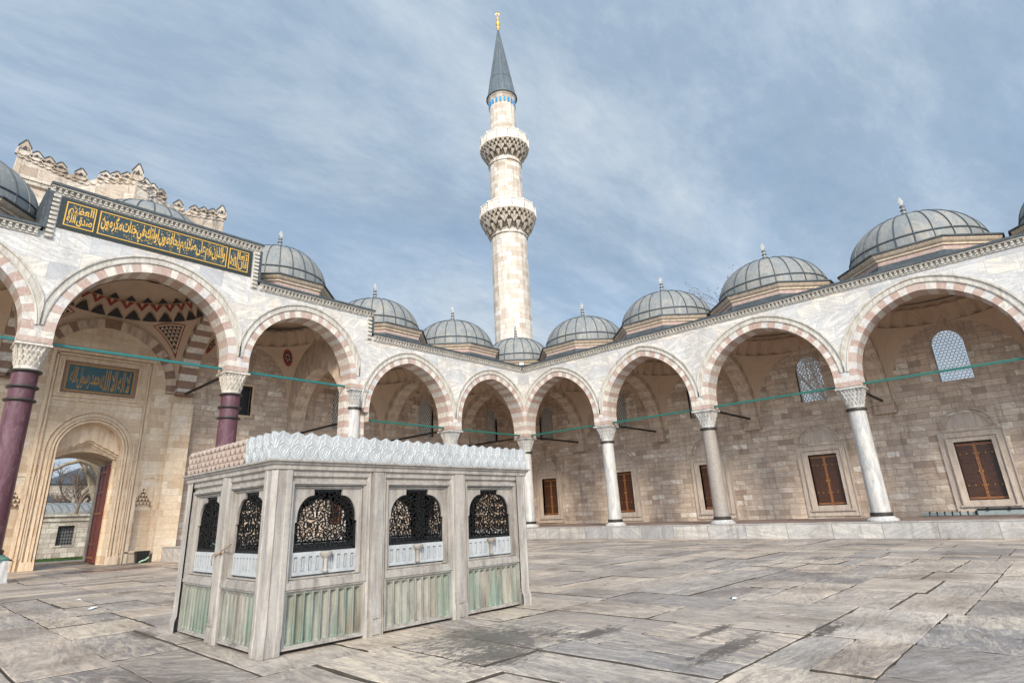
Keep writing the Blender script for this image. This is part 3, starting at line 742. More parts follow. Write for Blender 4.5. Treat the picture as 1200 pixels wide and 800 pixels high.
# outer face and roof
mb = MB(**RIGHT); mb.box(-7.2, 14.2, -7.0, -D-.45, 0, 10.0); mb.box(14.2, 20.2, -7.0, -D-.45, 0, 6.2); mb.box(14.2, 20.2, -7.0, -D-.45, 9.0, 10.0); mb.box(15.8, 20.2, -7.0, -D-.45, 6.2, 9.0); mb.box(20.2, 21.8, -7.0, -D-.45, 0, 6.2); mb.box(20.2, 21.8, -7.0, -D-.45, 9.0, 10.0); mb.box(21.8, 30.2, -7.0, -D-.45, 0, 10.0); mb.build('outer_wall', 'tower_stone', gal)
mb = MB(**RIGHT)
for (a, b), c in zip([(0, 5.95), (5.95, 11.7), (11.7, 18), (18, 24.2), (24.2, 30.2)], [(RC[i]+RC[i+1])/2 for i in range(4)]+[27.2]): roof_bay(mb, a, b, -7.2, .40, 10.12, c, -3.1, 2.35)
mb.build('roof', 'dark_lead', gal)
mb = MB(**RIGHT)
mb.box(-5.9, 30.2, -D, .75, 0, .12, 0); mb.box(.75, 30.2, -D, .75, .12, .59, 0)
plat = mb.build('platform', 'platform_stone', gal)
mb = MB(**RIGHT); mb.box(-D, 30.2, -D+.005, .35, .59, .604, 0); mb.build('platform_floor', 'platform_floor', plat)
mb = MB(**RIGHT); mb.box(-.75, .75, -.75, .745, .12, .588, 0); mb.build('corner_block', 'platform_stone', plat)
# transverse arches, tie rods, brackets
def transverse(parent, fr, u, zs, za, mats, rod='green_paint', striped=True, corb=True, full=False, th=.38):
    F = dict(O=fr['O'], U=tuple(-x for x in fr['N']), N=fr['U'])       # u' runs from the arcade to the wall
    A = Arch(2.98, 2.50, zs, za, .3, .40)
    mb = MB(**F); arch_wall(mb, .40, D-.02, zs, 10.02 if zs < 7 else zs+4., u-th+.006, u+th-.006, [A])
    w_ = mb.build('transverse_arch', mats[2], parent)
    mb = MB(**F); voussoirs(mb, A, u-th, u+th, 12); mb.build('voussoir_band', [mats[0], mats[1], mats[0], mats[1]], w_)
    if corb:
        mb = MB(**F)
        for (z0, z1, pr) in ((zs-.55, zs-.42, .42), (zs-.42, zs-.12, .36), (zs-.12, zs-.002, .46)):
            mb.box(D-pr, D-.001, u-.42-(.04 if pr > .4 else 0), u+.42+(.04 if pr > .4 else 0), z0, z1)
        mb.build('corbel', 'brown_ashlar', w_)
    mb = MB(**F); mb.box(.35, D-.38, u-.045, u+.045, zs+.02, zs+.11); mb.build('tie_rod', 'black_iron', parent)
PLAIN = ('pale_arch', 'brown_ashlar', 'brown_ashlar')
for i, y in enumerate(RC[:5]): transverse(gal, RIGHT, y, 5.8, 8.95, PLAIN)
for a, b in zip(RC[:-1], RC[1:]):
    mb = MB(**RIGHT); mb.box(a+.42, b-.42, -.04, .04, 5.86, 5.95); mb.build('tie_rod', 'green_paint', gal)
for i in range(4):
    vo, zf = vault(gal, RIGHT, RC[i]+.39, RC[i+1]-.39, 5.85, 3.30)
    c = (RC[i]+RC[i+1])/2
    lead_dome(gal, RIGHT, c, -3.1, 10.13, H=2.1, dr=1.05)
lead_dome(gal, RIGHT, 27.2, -3.1, 10.13, H=2.1, dr=1.05)

# ================================================================ left gallery
gl = thing('arcaded_gallery', (12, -3, 0), 'arcaded gallery stepping up to the raised entrance arch with gold calligraphy, behind the marble fountain', 'gallery')
A0 = Arch(3.14, 2.62, 5.8, 9.02, .42, .30); A1 = Arch(9.22, 2.55, 5.8, 9.02, .42, .30)
A2 = Arch(15.27, 2.42, 7.30, 10.20, .42, .33); A3 = Arch(21.43, 2.86, 7.30, 10.66, .42, .36); A4 = Arch(27.75, 2.55, 7.30, 10.25, .42, .33)
Z2, Z3 = 11.34, 13.06
mb = MB(**LEFT)
arch_wall(mb, -.44, 31.2, 5.8, ZW-.12, -.44, .44, [A0, A1, A2, A3, A4], steps=[(11.74, Z2-.12), (17.66, Z3-.12), (25.22, Z2-.12)])
wl = mb.build('arcade_wall', 'facade_marble', gl)
mb = MB(**LEFT)
for A, lm in ((A0, (2.69, 3.07)), (A1, (3.0, 2.56)), (A2, (3.37, 2.83)), (A3, (3.31, 3.32)), (A4, (2.98, 2.85))): voussoirs(mb, A, -.445, .447, 15, lims=lm)
for k in range(8): mb.box(11.80, 12.90, -.43, .10, 4.9+k*.3, 5.2+k*.3-.001, k % 2)
vb = mb.build('voussoir_band', VST, wl)
mb = MB(**LEFT)
for A in (A0, A1, A2, A3, A4): arch_moulding(mb, A, .44, .30, lim=A.a+.45, f0=.04)
mb.build('arch_moulding', 'moulding_marble', wl, smooth=30)
mb = MB(**LEFT)
cornice(mb, .66, 11.66, ZW, .44); cornice(mb, 11.70, 17.58, Z2, .44); cornice(mb, 17.62, 25.27, Z3, .44); cornice(mb, 25.31, 31.2, Z2, .44)
side_teeth(mb, 11.79, 1, ZW-.34, Z2-.34, .44); side_teeth(mb, 17.71, 1, Z2-.34, Z3-.34, .44); side_teeth(mb, 25.18, -1, Z2-.34, Z3-.34, .44)
mb.build('cornice', ['moulding_marble', 'dark_lead'], wl)
# roofs of the raised bays
mb = MB(**LEFT)
for a, b, c, n0_, z, r in ((-7.3, 0, -3.1, -7.2, 10.11, 2.35), (0, 6.2, 3.11, -7.2, 10.11, 2.35), (6.2, 11.7, 9.25, -7.2, 10.11, 2.35), (11.7, 17.6, 15.25, -7.2, Z2-.03, 2.2), (17.6, 25.25, 21.43, -6.62, Z3-.03, 2.6), (25.25, 31.2, 27.6, -7.2, Z2-.03, 2.3)):
    roof_bay(mb, a, b, n0_, .0 if a < -1 else .40, z, c, -3.1, r)
mb.box(11.62, 11.74, -7.2, .30, 10.0, Z2-.10); mb.box(17.55, 17.64, -6.4, .30, Z2-.3, Z3-.10); mb.box(25.25, 25.34, -6.4, .30, Z2-.3, Z3-.1)
mb.build('roof', 'dark_lead', gl)
for i, x in enumerate(LCOL):
    if i == 0: continue
    if i < 2: column(gl, LEFT, x, 0, .6, 5.8)
    elif i == 2: column(gl, LEFT, x, .02, .6, 7.3, 'white_marble', r=.33)
    else:
        z0 = .62 if i < 6 else 0
        column(gl, LEFT, x, 0, .62, 7.3, 'purple_porphyry', r=.385, kind=2, label='polished purple porphyry column')
        mb = MB(**LEFT); mb.box(x-.62, x+.62, -.62, .5, 0, .05); mb.prism([(x-.6, .05), (x+.6, .05), (x+.56, .62), (x-.56, .62)], -.55, .47); mb.build('pedestal', 'white_marble', gl)
# back wall
mb = MB(**LEFT)
GL_ = [3.1, 9.4]
HL = [(u-.62, u+.62, 6.4, 8.8) for u in GL_+[-3.05]]+[(14.78, 15.95, 6.68, 8.2)]+[(u-.665, u+.665, 1.205, 3.675) for u in (3.1, 9.2)]
wall_holes(mb, -D, 17.66, .55, 11.2, -D, HL, .3)
for u in GL_+[-3.05]:
    g, path = hexgrille(gl, LEFT, u, 6.4, 8.8, -D-.2, .62, 'lattice_white', 'dark_glass'); grille_surround(mb, u, 6.4, 8.8, -D, .62, path)
mb.build('back_wall', 'gallery_ashlar', gl)
for u in (3.1, 9.2): shutters(gl, LEFT, u, -D)
mb = MB(**LEFT)
for a, b, c_, d in ((14.68, 14.78, 6.58, 8.3), (15.95, 16.05, 6.58, 8.3), (14.78, 15.95, 8.2, 8.3), (14.78, 15.95, 6.58, 6.68)): mb.box(a, b, -D-.2, -D+.04, c_, d)
wf = mb.build('window_frame', 'gate_trim', gl)
mb = MB(**LEFT); mb.add([(14.78, -D-.28, 6.68), (15.95, -D-.28, 6.68), (15.95, -D-.28, 8.2), (14.78, -D-.28, 8.2)]); mb.build('pane', 'black_plastic', wf)
mb = MB(**LEFT); mb.box(-5.85, 17.3, -7.0, -D-.45, 0, 9.98); mb.box(11.7, 17.3, -7.0, -D-.45, 9.98, 11.2); mb.build('outer_wall', 'tower_stone', gl)
# gate wall: opening, moulded recess
mb = MB(**LEFT)
GC, GA = 21.43, 1.18
GAr = Arch(GC, GA, 4.55, 5.80, .02, .0)
for a, b in ((17.66, GC-GA), (GC+GA, 31.2)):
    hs = [(18.72, 19.60, .5, 3.15)] if a < 20 else [(23.26, 24.14, .5, 3.15)]
    wall_holes(mb, a, b, 0, 13.0, -D, hs, .28)
    h = hs[0]; mb.add([(h[0], -D-.28, h[2]), (h[1], -D-.28, h[2]), (h[1], -D-.28, h[3]), (h[0], -D-.28, h[3])])
o = GAr.outline(0)
for (a, za), (b, zb) in zip(o[:-1], o[1:]):
    mb.add([(a, -D, za), (b, -D, zb), (b, -D, 13.0), (a, -D, 13.0)])
    mb.add([(a, -D, za), (b, -D, zb), (b, -D-.75, zb), (a, -D-.75, za)])
mb.add([(GC-GA, -D, 0), (GC-GA, -D, 4.57), (GC-GA, -D-.75, 4.57), (GC-GA, -D-.75, 0)]); mb.add([(GC+GA, -D, 0), (GC+GA, -D, 4.57), (GC+GA, -D-.75, 4.57), (GC+GA, -D-.75, 0)])
gw = mb.build('gate_wall', 'gate_ashlar', gl)
# pilasters under the raised transverse arches
for u in (18.11, 24.76): mb = MB(**LEFT); mb.box(u-.44, u+.44, -D, -D+.36, 0, 6.9); mb.build('pilaster', 'gate_ashlar', gw)
# mouldings round the gate arch and the tall frame above it
mb = MB(**LEFT)
for off, w_, pr in ((.0, .07, .06), (.12, .05, .11), (.23, .10, .05), (.40, .045, .09)):
    oo, ii = GAr.outline(off+w_, 16), GAr.outline(off, 16)
    oo = [(GC-GA-off-w_, .32)]+oo+[(GC+GA+off+w_, .32)]; ii = [(GC-GA-off, .32)]+ii+[(GC+GA+off, .32)]
    for k in range(len(oo)-1):
        n_ = -D+pr
        mb.add([(oo[k][0], n_, oo[k][1]), (oo[k+1][0], n_, oo[k+1][1]), (ii[k+1][0], n_, ii[k+1][1]), (ii[k][0], n_, ii[k][1])])
        for q in (oo, ii): mb.add([(q[k][0], n_, q[k][1]), (q[k+1][0], n_, q[k+1][1]), (q[k+1][0], -D, q[k+1][1]), (q[k][0], -D, q[k][1])])
for s_ in (-1, 1):
    a, b = sorted((GC+s_*(GA+.0), GC+s_*(GA+.47))); mb.box(a, b, -D-.02, -D+.14, 0, .32)
    a, b = sorted((GC+s_*(GA+.56), GC+s_*(GA+.62))); mb.box(a, b, -D, -D+.10, 0, 8.62)
    a, b = sorted((GC+s_*(GA+.68), GC+s_*(GA+.82))); mb.box(a, b, -D, -D+.05, 0, 8.70)
mb.box(GC-GA-.82, GC+GA+.82, -D, -D+.14, 8.70, 8.80); mb.box(GC-GA-.62, GC+GA+.62, -D, -D+.10, 8.56, 8.62)
mb.box(GC-GA-.56, GC+GA+.56, -D, -D+.07, 6.62, 6.70)
for c0 in (19.16, 23.70):    # niche frame and stalactite head
    mb.box(c0-.62, c0-.56, -D, -D+.04, .42, 3.55); mb.box(c0+.56, c0+.62, -D, -D+.04, .42, 3.55); mb.box(c0-.56, c0+.56, -D, -D+.04, 3.49, 3.55); mb.box(c0-.5, c0+.5, -D, -D+.05, .40, .46)
    for s_ in (-1, 1):
        st = [(.44, 2.30), (.44, 3.15), (0, 3.15), (0, 3.06), (.06, 3.0), (.09, 2.86), (.16, 2.82), (.19, 2.68), (.26, 2.66), (.29, 2.52), (.36, 2.50), (.38, 2.34)]
        mb.prism([(c0+s_*u_, z_) for u_, z_ in st], -D-.27, -D-.01)
    for t_ in range(4):
        ww = .09+.09*t_; z_ = 3.0-.17*t_
        for k in range(2+t_):
            uu = c0-ww+2*ww*(k+.5)/(2+t_); mb.prism([(uu-.07, z_), (uu, z_-.13), (uu+.07, z_)], -D-.22+.03*(3-t_), -D-.12+.03*(3-t_))
mb.build('gate_moulding', 'gate_trim', gw)
# lobed stalactite canopy inside the head of the gate
mb = MB(**LEFT)
lobes = [(1.18, 4.30)]
def lobe_bottom(x):
    x = abs(x); st = 4.46+.60*(1-x/1.18)
    return st+.05*abs(math.sin(x*12.))
xs = [GC-GA+2*GA*i/40 for i in range(41)]
def head(x):
    o_ = GAr.outline(0, 30)
    for (a, za), (b, zb) in zip(o_[:-1], o_[1:]):
        if a-1e-6 <= x <= b+1e-6: return za+(zb-za)*((x-a)/(b-a+1e-9))
    return 4.57
for a, b in zip(xs[:-1], xs[1:]):
    la, lb = lobe_bottom(a-GC), lobe_bottom(b-GC); ha, hb = max(head(a), la), max(head(b), lb)
    for k in range(3):
        n_ = -D-.42-.14*k; dz = .16*k
        mb.add([(a, n_, la-dz*.6), (b, n_, lb-dz*.6), (b, n_, hb), (a, n_, ha)])
        mb.add([(a, n_, la-dz*.6), (b, n_, lb-dz*.6), (b, n_-.16, lb-dz*.6), (a, n_-.16, la-dz*.6)])
cn_ = mb.build('stalactite_canopy', 'gate_trim', gw)
# inner doorway: flat arch of the passage
mb = MB(**LEFT)
IA = [(x, 4.26+.36*(1-((x-GC)/GA)**2)) for x in xs]
for (a, za), (b, zb) in zip(IA[:-1], IA[1:]):
    for n_ in (-D-.76, -9.6): mb.add([(a, n_, za), (b, n_, zb), (b, n_, 5.9), (a, n_, 5.9)])
    mb.add([(a, -D-.76, za), (b, -D-.76, zb), (b, -9.6, zb), (a, -9.6, za)])
for s_ in (-1, 1):
    a, b = sorted((GC+s_*GA, GC+s_*(GA+.6))); mb.box(a, b, -9.6, -D-.75, 0, 5.9)
    a, b = sorted((GC+s_*(GA-.10), GC+s_*GA)); mb.box(a, b, -D-.95, -D-.76, 0, 4.34)
mb.box(GC-GA, GC+GA, -9.6, -8.9, 0, .10)
mb.build('passage', 'gate_ashlar', gw)
for s_ in (-1, 1):
    mb = MB(**LEFT); x = GC+s_*(GA-.13); mb.box(x-.035, x+.035, -8.25, -D-.97, .06, 4.15, 0)
    sx = -s_*.036
    for zz in (.2, .75, 2.0, 2.9, 3.75):
        a, b = sorted((x+sx, x+sx*1.9)); mb.box(a, b, -8.2, -D-1.0, zz, zz+.12, 0)
    for nn in (-8.2, -7.6, -D-1.08):
        a, b = sorted((x+sx, x+sx*1.7)); mb.box(a, b, nn, nn+.1, .08, 4.12, 0)
    for zz in (.26, 2.06, 3.81):
        for k in range(5): a, b = sorted((x+sx*1.9, x+sx*2.6)); mb.box(a, b, -8.05+k*.26, -8.01+k*.26, zz, zz+.04, 1)
    mb.build('door_leaf', ['red_door', 'dull_gold'], gl)
# calligraphy ------------------------------------------------------
FORMS = {'ئ': 'ﺉﺊﺋﺌ', 'ا': 'ﺍﺎﺍﺎ', 'ب': 'ﺏﺐﺑﺒ', 'ت': 'ﺕﺖﺗﺘ', 'ج': 'ﺝﺞﺟﺠ', 'ح': 'ﺡﺢﺣﺤ', 'د': 'ﺩﺪﺩﺪ', 'ذ': 'ﺫﺬﺫﺬ', 'ر': 'ﺭﺮﺭﺮ', 'س': 'ﺱﺲﺳﺴ', 'ص': 'ﺹﺺﺻﺼ', 'ظ': 'ﻅﻆﻇﻈ', 'ع': 'ﻉﻊﻋﻌ', 'ف': 'ﻑﻒﻓﻔ', 'ق': 'ﻕﻖﻗﻘ', 'ك': 'ﻙﻚﻛﻜ', 'ل': 'ﻝﻞﻟﻠ', 'م': 'ﻡﻢﻣﻤ', 'ن': 'ﻥﻦﻧﻨ', 'ه': 'ﻩﻪﻫﻬ', 'و': 'ﻭﻮﻭﻮ', 'ي': 'ﻱﻲﻳﻴ', 'ى': 'ﻯﻰﻯﻰ'}
NOJOIN = set('ادذروى')
def shape(s):
    out = []
    for wd in s.split(' '):
        r_ = ''
        i = 0
        while i < len(wd):
            ch = wd[i]; prev = i > 0 and wd[i-1] not in NOJOIN
            if ch == 'ل' and i+1 < len(wd) and wd[i+1] == 'ا':
                r_ += '\uFEFC' if prev else '\uFEFB'; i += 2; continue
            nxt = i+1 < len(wd) and ch not in NOJOIN
            r_ += FORMS[ch][(1 if prev else 0) if not nxt else (3 if prev else 2)]; i += 1
        out.append(r_[::-1])
    return ' '.join(out[::-1])
def script_mesh(name, lines, u0, u1, z0, z1, n, mat, parent, fr, bold=.012, marks=0):
    """lettering converted to a mesh and fitted to a panel; text is read along -u"""
    mb = MB(**fr); dg = bpy.context.evaluated_depsgraph_get()
    for (s, fu0, fu1, fz0, fz1) in lines:
        cu_ = bpy.data.curves.new('t', 'FONT'); cu_.body = shape(s); cu_.offset = bold; cu_.resolution_u = 2; cu_.space_word = .35
        o_ = bpy.data.objects.new('t', cu_); COL.objects.link(o_); bpy.context.view_layer.update()
        me = o_.to_mesh(); V = [v.co.copy() for v in me.vertices]; F = [tuple(p_.vertices) for p_ in me.polygons]
        xa, xb = min(v.x for v in V), max(v.x for v in V); ya, yb = min(v.y for v in V), max(v.y for v in V)
        b = len(mb.v); W_, H_ = u1-u0, z1-z0
        for v in V:
            fx = (v.x-xa)/(xb-xa); fy = (v.y-ya)/(yb-ya)
            uu = u1-W_*(fu0+(fu1-fu0)*fx); zz = z0+H_*(fz0+(fz1-fz0)*fy)      # viewer's left is +u
            mb.v.append(mb.P(uu, n, zz))
        for f_ in F: mb.f.append(tuple(b+i for i in f_)); mb.m.append(0); mb.uv.append(None)
        o_.to_mesh_clear(); bpy.data.objects.remove(o_); bpy.data.curves.remove(cu_)
    for k in range(marks):      # vowel marks and dots between the letters
        uu = rnd.uniform(u0+.05, u1-.05); zz = rnd.uniform(z0+.03, z1-.03); q = rnd.uniform(.02, .05)
        P_ = [(uu-q, zz-q*.2), (uu+q, zz+q*.3), (uu+q, zz+q*.75), (uu-q, zz+q*.25)] if rnd.random() < .5 else [(uu-.018, zz), (uu, zz-.024), (uu+.018, zz), (uu, zz+.024)]
        mb.add([(a, n+.002, b) for a, b in P_])
    return mb.build(name, mat, parent, recalc=False)
pn = MB(**LEFT)
PU0, PU1, PZ0, PZ1, PN = 18.02, 24.90, 11.50, 12.66, .44
pn.box(PU0, PU1, PN-.02, PN+.05, PZ0, PZ1, 0)
cells = [(23.86, 24.70), (19.13, 23.68), (18.22, 18.98)]
for i, (a, b) in enumerate(cells):
    pn.box(a, b, PN+.05, PN+.058, PZ0+.15, PZ1-.15, 1)
    w_ = .035
    for q in ((a-w_, a, PZ0+.115, PZ1-.115), (b, b+w_, PZ0+.115, PZ1-.115), (a, b, PZ0+.115, PZ0+.15), (a, b, PZ1-.15, PZ1-.115)): pn.box(q[0], q[1], PN+.04, PN+.075, q[2], q[3], 2)
panel = pn.build('inscription_panel', ['dark_slab', 'blue_field', 'gold_leaf'], gl)
nn = PN+.066
script_mesh('lettering', [('صدق الله', .04, .96, .02, .55), ('العظيم', .06, .96, .38, 1.)], cells[0][0], cells[0][1], PZ0+.17, PZ1-.17, nn, 'gold_leaf', panel, LEFT, .022, 22)
script_mesh('lettering', [('والذين هم على صلاتهم يحافظون', .435, .99, .02, .99), ('اولئك في جنات مكرمون', .01, .43, .04, .98)], cells[1][0], cells[1][1], PZ0+.17, PZ1-.17, nn, 'gold_leaf', panel, LEFT, .026, 220)
script_mesh('lettering', [('قال الله', .03, .97, .02, .52), ('تعالى', .05, .97, .42, 1.)], cells[2][0], cells[2][1], PZ0+.17, PZ1-.17, nn, 'gold_leaf', panel, LEFT, .022, 34)
tp = MB(**LEFT)
T0, T1, TZ0, TZ1, TN = 20.24, 22.80, 7.06, 8.24, -D
for (g_, pr, m_, w_) in ((.34, .06, 0, .14), (.20, .12, 0, .07), (.13, .03, 1, .13)):
    a, b, c_, d = T0-g_, T1+g_, TZ0-g_*.8, TZ1+g_*.8
    tp.box(a, a+w_, TN-.02, TN+pr, c_, d, m_); tp.box(b-w_, b, TN-.02, TN+pr, c_, d, m_); tp.box(a+w_, b-w_, TN-.02, TN+pr, c_, c_+w_*.8, m_); tp.box(a+w_, b-w_, TN-.02, TN+pr, d-w_*.8, d, m_)
tp.box(T0, T1, TN-.02, TN+.015, TZ0, TZ1, 2); w_ = .05
for q in ((T0, T0+w_, TZ0, TZ1), (T1-w_, T1, TZ0, TZ1), (T0+w_, T1-w_, TZ0, TZ0+w_), (T0+w_, T1-w_, TZ1-w_, TZ1)): tp.box(q[0], q[1], TN+.01, TN+.03, q[2], q[3], 3)
tpo = tp.build('inscription_panel', ['gate_trim', 'ochre_voussoir', 'teal_field', 'dull_gold'], gl)
tpo['label'] = 'smaller teal inscription panel over the gateway arch'
script_mesh('lettering', [('لا اله الا الله', .50, .97, .03, .97), ('محمد رسول الله', .03, .53, .03, .97)], T0+.08, T1-.08, TZ0+.09, TZ1-.09, TN+.022, 'dull_gold', tpo, LEFT, .01)
# transverse arches and vaults
transverse(gl, LEFT, 6.217, 5.8, 8.95, PLAIN); transverse(gl, LEFT, 0, 5.8, 8.95, PLAIN)
transverse(gl, LEFT, 12.35, 5.8, 8.95, PLAIN)
mb = MB(**LEFT); mb.box(12.0, 12.7, -D+.02, -.46, 9.9, 11.2); mb.build('infill_wall', 'brown_ashlar', gl)
STR = ('ochre_voussoir', 'white_voussoir', 'plaster')
for u in (18.11, 24.76): transverse(gl, LEFT, u, 7.30, 10.45, STR, corb=False)
for a, b, z in ((.45, 5.8, 5.88), (6.65, 11.8, 5.88), (12.9, 17.6, 7.38), (18.6, 24.3, 7.38), (25.25, 30.1, 7.38)):
    mb = MB(**LEFT); mb.box(a, b, -.04, .04, z, z+.09); mb.build('tie_rod', 'teal_paint' if z > 7 else 'green_paint', gl)
# dark striped blind arch on the gate wall
mb = MB(**LEFT); BA = Arch(GC, 2.55, 7.35, 10.05, .1, .40)
voussoirs(mb, BA, -D+.002, -D+.10, 13); mb.build('blind_arch', ['ochre_voussoir', 'pale_arch', 'brown_ashlar', 'pale_arch'], gw)
vault(gl, LEFT, .39, 5.83, 5.85, 3.30); vault(gl, LEFT, 6.6, 11.96, 5.85, 3.30)
v, zf = vault(gl, LEFT, 12.74, 17.72, 7.4, 3.05); rosette(v, LEFT, zf, .80, -.80, .10); rosette(v, LEFT, zf, -.80, -.80, .10)
v, zf = vault(gl, LEFT, 18.50, 24.37, 7.4, 3.2, painted=True)
# painted triangular ornaments on the pendentives of the entrance bay
for su, sn in ((-1, -1), (1, -1)):
    tr = MB(**LEFT)
    def q(x, y, l): a = zf(x*su, y*sn); return (a[0], a[1], a[2]-l)
    for (k, m_, l) in ((1., 0, .03), (.90, 1, .035), (.74, 2, .04)):
        A_, B_, C_ = (.52, .90), (.90, .52), (.93, .93); ctr = (sum(p_[0] for p_ in (A_, B_, C_))/3, sum(p_[1] for p_ in (A_, B_, C_))/3)
        pts = [(ctr[0]+(x-ctr[0])*k, ctr[1]+(y-ctr[1])*k) for x, y in (A_, B_, C_)]
        N_ = 6
        for i in range(N_):
            for j in range(N_-i):
                def bc(i_, j_): f, g_ = i_/N_, j_/N_; return (pts[0][0]*(1-f-g_)+pts[1][0]*f+pts[2][0]*g_, pts[0][1]*(1-f-g_)+pts[1][1]*f+pts[2][1]*g_)
                tr.add([q(*bc(i, j), l), q(*bc(i+1, j), l), q(*bc(i, j+1), l)], m_)
                if i+j < N_-1: tr.add([q(*bc(i+1, j), l), q(*bc(i+1, j+1), l), q(*bc(i, j+1), l)], m_ if m_ != 2 else 1)
    tr.build('painted_triangle', ['painted_red', 'plaster', 'painted_black'], v, recalc=False)
vault(gl, LEFT, 25.15, 30.2, 7.4, 3.1)
mb = MB(**LEFT); transverse(gl, dict(O=(0, 0, 0), U=(0, 1, 0), N=(1, 0, 0)), 30.0, 5.8, 8.95, PLAIN) if False else None
# corner bay
vault(gl, LEFT, -D, -.39, 5.85, 3.30, n0=-D, n1=-.39)
def corner_cross():
    F = RIGHT
    transverse(gal, RIGHT, 0.0, 5.8, 8.95, PLAIN) if False else None
for x in (3.11, 9.25): lead_dome(gl, LEFT, x, -3.1, 10.13, H=2.1, dr=1.05)
lead_dome(gl, LEFT, -3.1, -3.1, 10.13, H=2.1, dr=1.05)
lead_dome(gl, LEFT, 15.25, -3.1, Z2-.02, R=2.45, H=2.35, dr=1.05, ap=2.55)
lead_dome(gl, LEFT, 21.43, -3.1, Z3-.9, R=2.75, H=2.25, dr=.35, ap=2.8, finial='ring')
lead_dome(gl, LEFT, 27.6, -3.1, Z2-.02, R=2.55, H=2.35, dr=1.05, ap=2.6)
mb = MB(**LEFT)
mb.box(-D, 18.20, -D, -.75, 0, .12); mb.box(-.75, 17.4, -.74, .75, 0, .59); mb.box(-D, 18.20, -D, -.75, .12, .588)
pl2 = mb.build('platform', 'platform_stone', gl)
# small bench beyond the other gate pilaster
mb = MB(**LEFT); mb.box(25.3, 31.2, -D+.01, -.75, 0, .59); mb.build('platform', 'platform_stone', gl)

# ================================================================ gatehouse crown
gh = thing('gatehouse', (21.6, -8, 0), 'weathered stone gatehouse crowned with carved cresting, rising behind the calligraphy panel', 'gatehouse')
mb = MB(**LEFT)
mb.box(17.72, GC-GA-.61, -9.5, -6.66, 0, 15.9); mb.box(GC+GA+.61, 25.5, -9.5, -6.66, 0, 15.9); mb.box(GC-GA-.61, GC+GA+.61, -9.5, -6.70, 5.95, 15.9)
mb.box(17.72, 18.35, -6.66, -6.36, 11.3, 15.95); mb.box(24.85, 25.5, -6.66, -6.36, 11.3, 15.95); mb.box(18.35, 24.85, -6.66, -6.36, 15.55, 15.95)
body = mb.build('wall', 'crown_stone', gh)
OUT = [(4.50, 17.55), (2.75, 17.25), (1.85, 17.15), (1.35, 17.45), (0, 17.75)]
def top(v):
    v = abs(v)
    for (a, za), (b, zb) in zip(OUT[:-1], OUT[1:]):
        if b <= v <= a: return zb+(za-zb)*(v-b)/(a-b)
    return 17.5
CC = 21.6
mb = MB(**LEFT)
def front(v): return -6.30+max(0, .55*(1-abs(v)/1.9))
vs = [-4.5+9*i/36 for i in range(37)]
rows = []
for v_ in vs:
    f_ = front(v_); t_ = top(v_)
    rows.append([(CC+v_, -9.6, 15.95), (CC+v_, f_-.22, 15.95), (CC+v_, f_-.20, 16.08), (CC+v_, f_-.08, 16.16), (CC+v_, f_-.05, 16.30), (CC+v_, f_, 16.34), (CC+v_, f_, t_), (CC+v_, -9.6, t_)])
mb.grid(rows, 0, cap0=True, cap1=True)
ent = mb.build('entablature', 'crown_stone', gh)
# cresting: pointed merlons with curls
mb = MB(**LEFT)
def merlon(u, z, w_, h, n, sc=1.):
    poly = [(-.5, 0), (-.5, .18), (-.42, .34), (-.30, .40), (-.34, .56), (-.2, .74), (0, 1.), (.2, .74), (.34, .56), (.30, .40), (.42, .34), (.5, .18), (.5, 0)]
    mb.prism([(u+x*w_, z+y*h) for x, y in poly], n-.16, n+.03, 0)
    mb.prism([(u+x*w_*1.0, z+y*h) for x, y in poly[3:10]], n-.18, n+.045, 1) if False else None
    for s_ in (-1, 1):      # curls standing proud
        pts = [(u+s_*w_*.5*math.cos(a)*r_, z+h*.30+h*.33*math.sin(a)*r_) for a, r_ in [(-1.2+i*.5, 1-.07*i) for i in range(9)]]
        mb.tube([mb.P(a, n+.05, b) for a, b in pts], .035, 4, 0) if False else None
        for p_, q_ in zip(pts[:-1], pts[1:]):
            d = Vector((q_[0]-p_[0], q_[1]-p_[1])); 
            if d.length < 1e-4: continue
            nn_ = Vector((-d.y, d.x)).normalized()*.022
            mb.prism([(p_[0]-nn_.x, p_[1]-nn_.y), (q_[0]-nn_.x, q_[1]-nn_.y), (q_[0]+nn_.x, q_[1]+nn_.y), (p_[0]+nn_.x, p_[1]+nn_.y)], n+.03, n+.085, 0)
    mb.prism([(u-w_*.10, z+h*.35), (u+w_*.10, z+h*.35), (u, z+h*.62)], n+.03, n+.07, 1)
    # capping of dark lead on the silhouette
    for p_, q_ in zip(poly[4:8], poly[5:9]):
        a, b = (u+p_[0]*w_, z+p_[1]*h), (u+q_[0]*w_, z+q_[1]*h); d = Vector((b[0]-a[0], b[1]-a[1])); nn_ = Vector((-d.y, d.x)).normalized()*.05
        mb.prism([a, b, (b[0]+nn_.x, b[1]+nn_.y), (a[0]+nn_.x, a[1]+nn_.y)], n-.17, n+.05, 1)
for v_ in [x for x in (4.32, 3.86, 3.40, 2.94, 2.15, 1.22, .80, .40)]:
    for s_ in (-1, 1):
        big = abs(v_-2.15) < .01; end = v_ > 4.2
        merlon(CC+s_*v_, top(v_)-.10, .60 if not big else .62, (.48 if not big else .60)+(.30 if end else 0), front(v_))
merlon(CC, top(0)-.05, .60, .95, front(0))
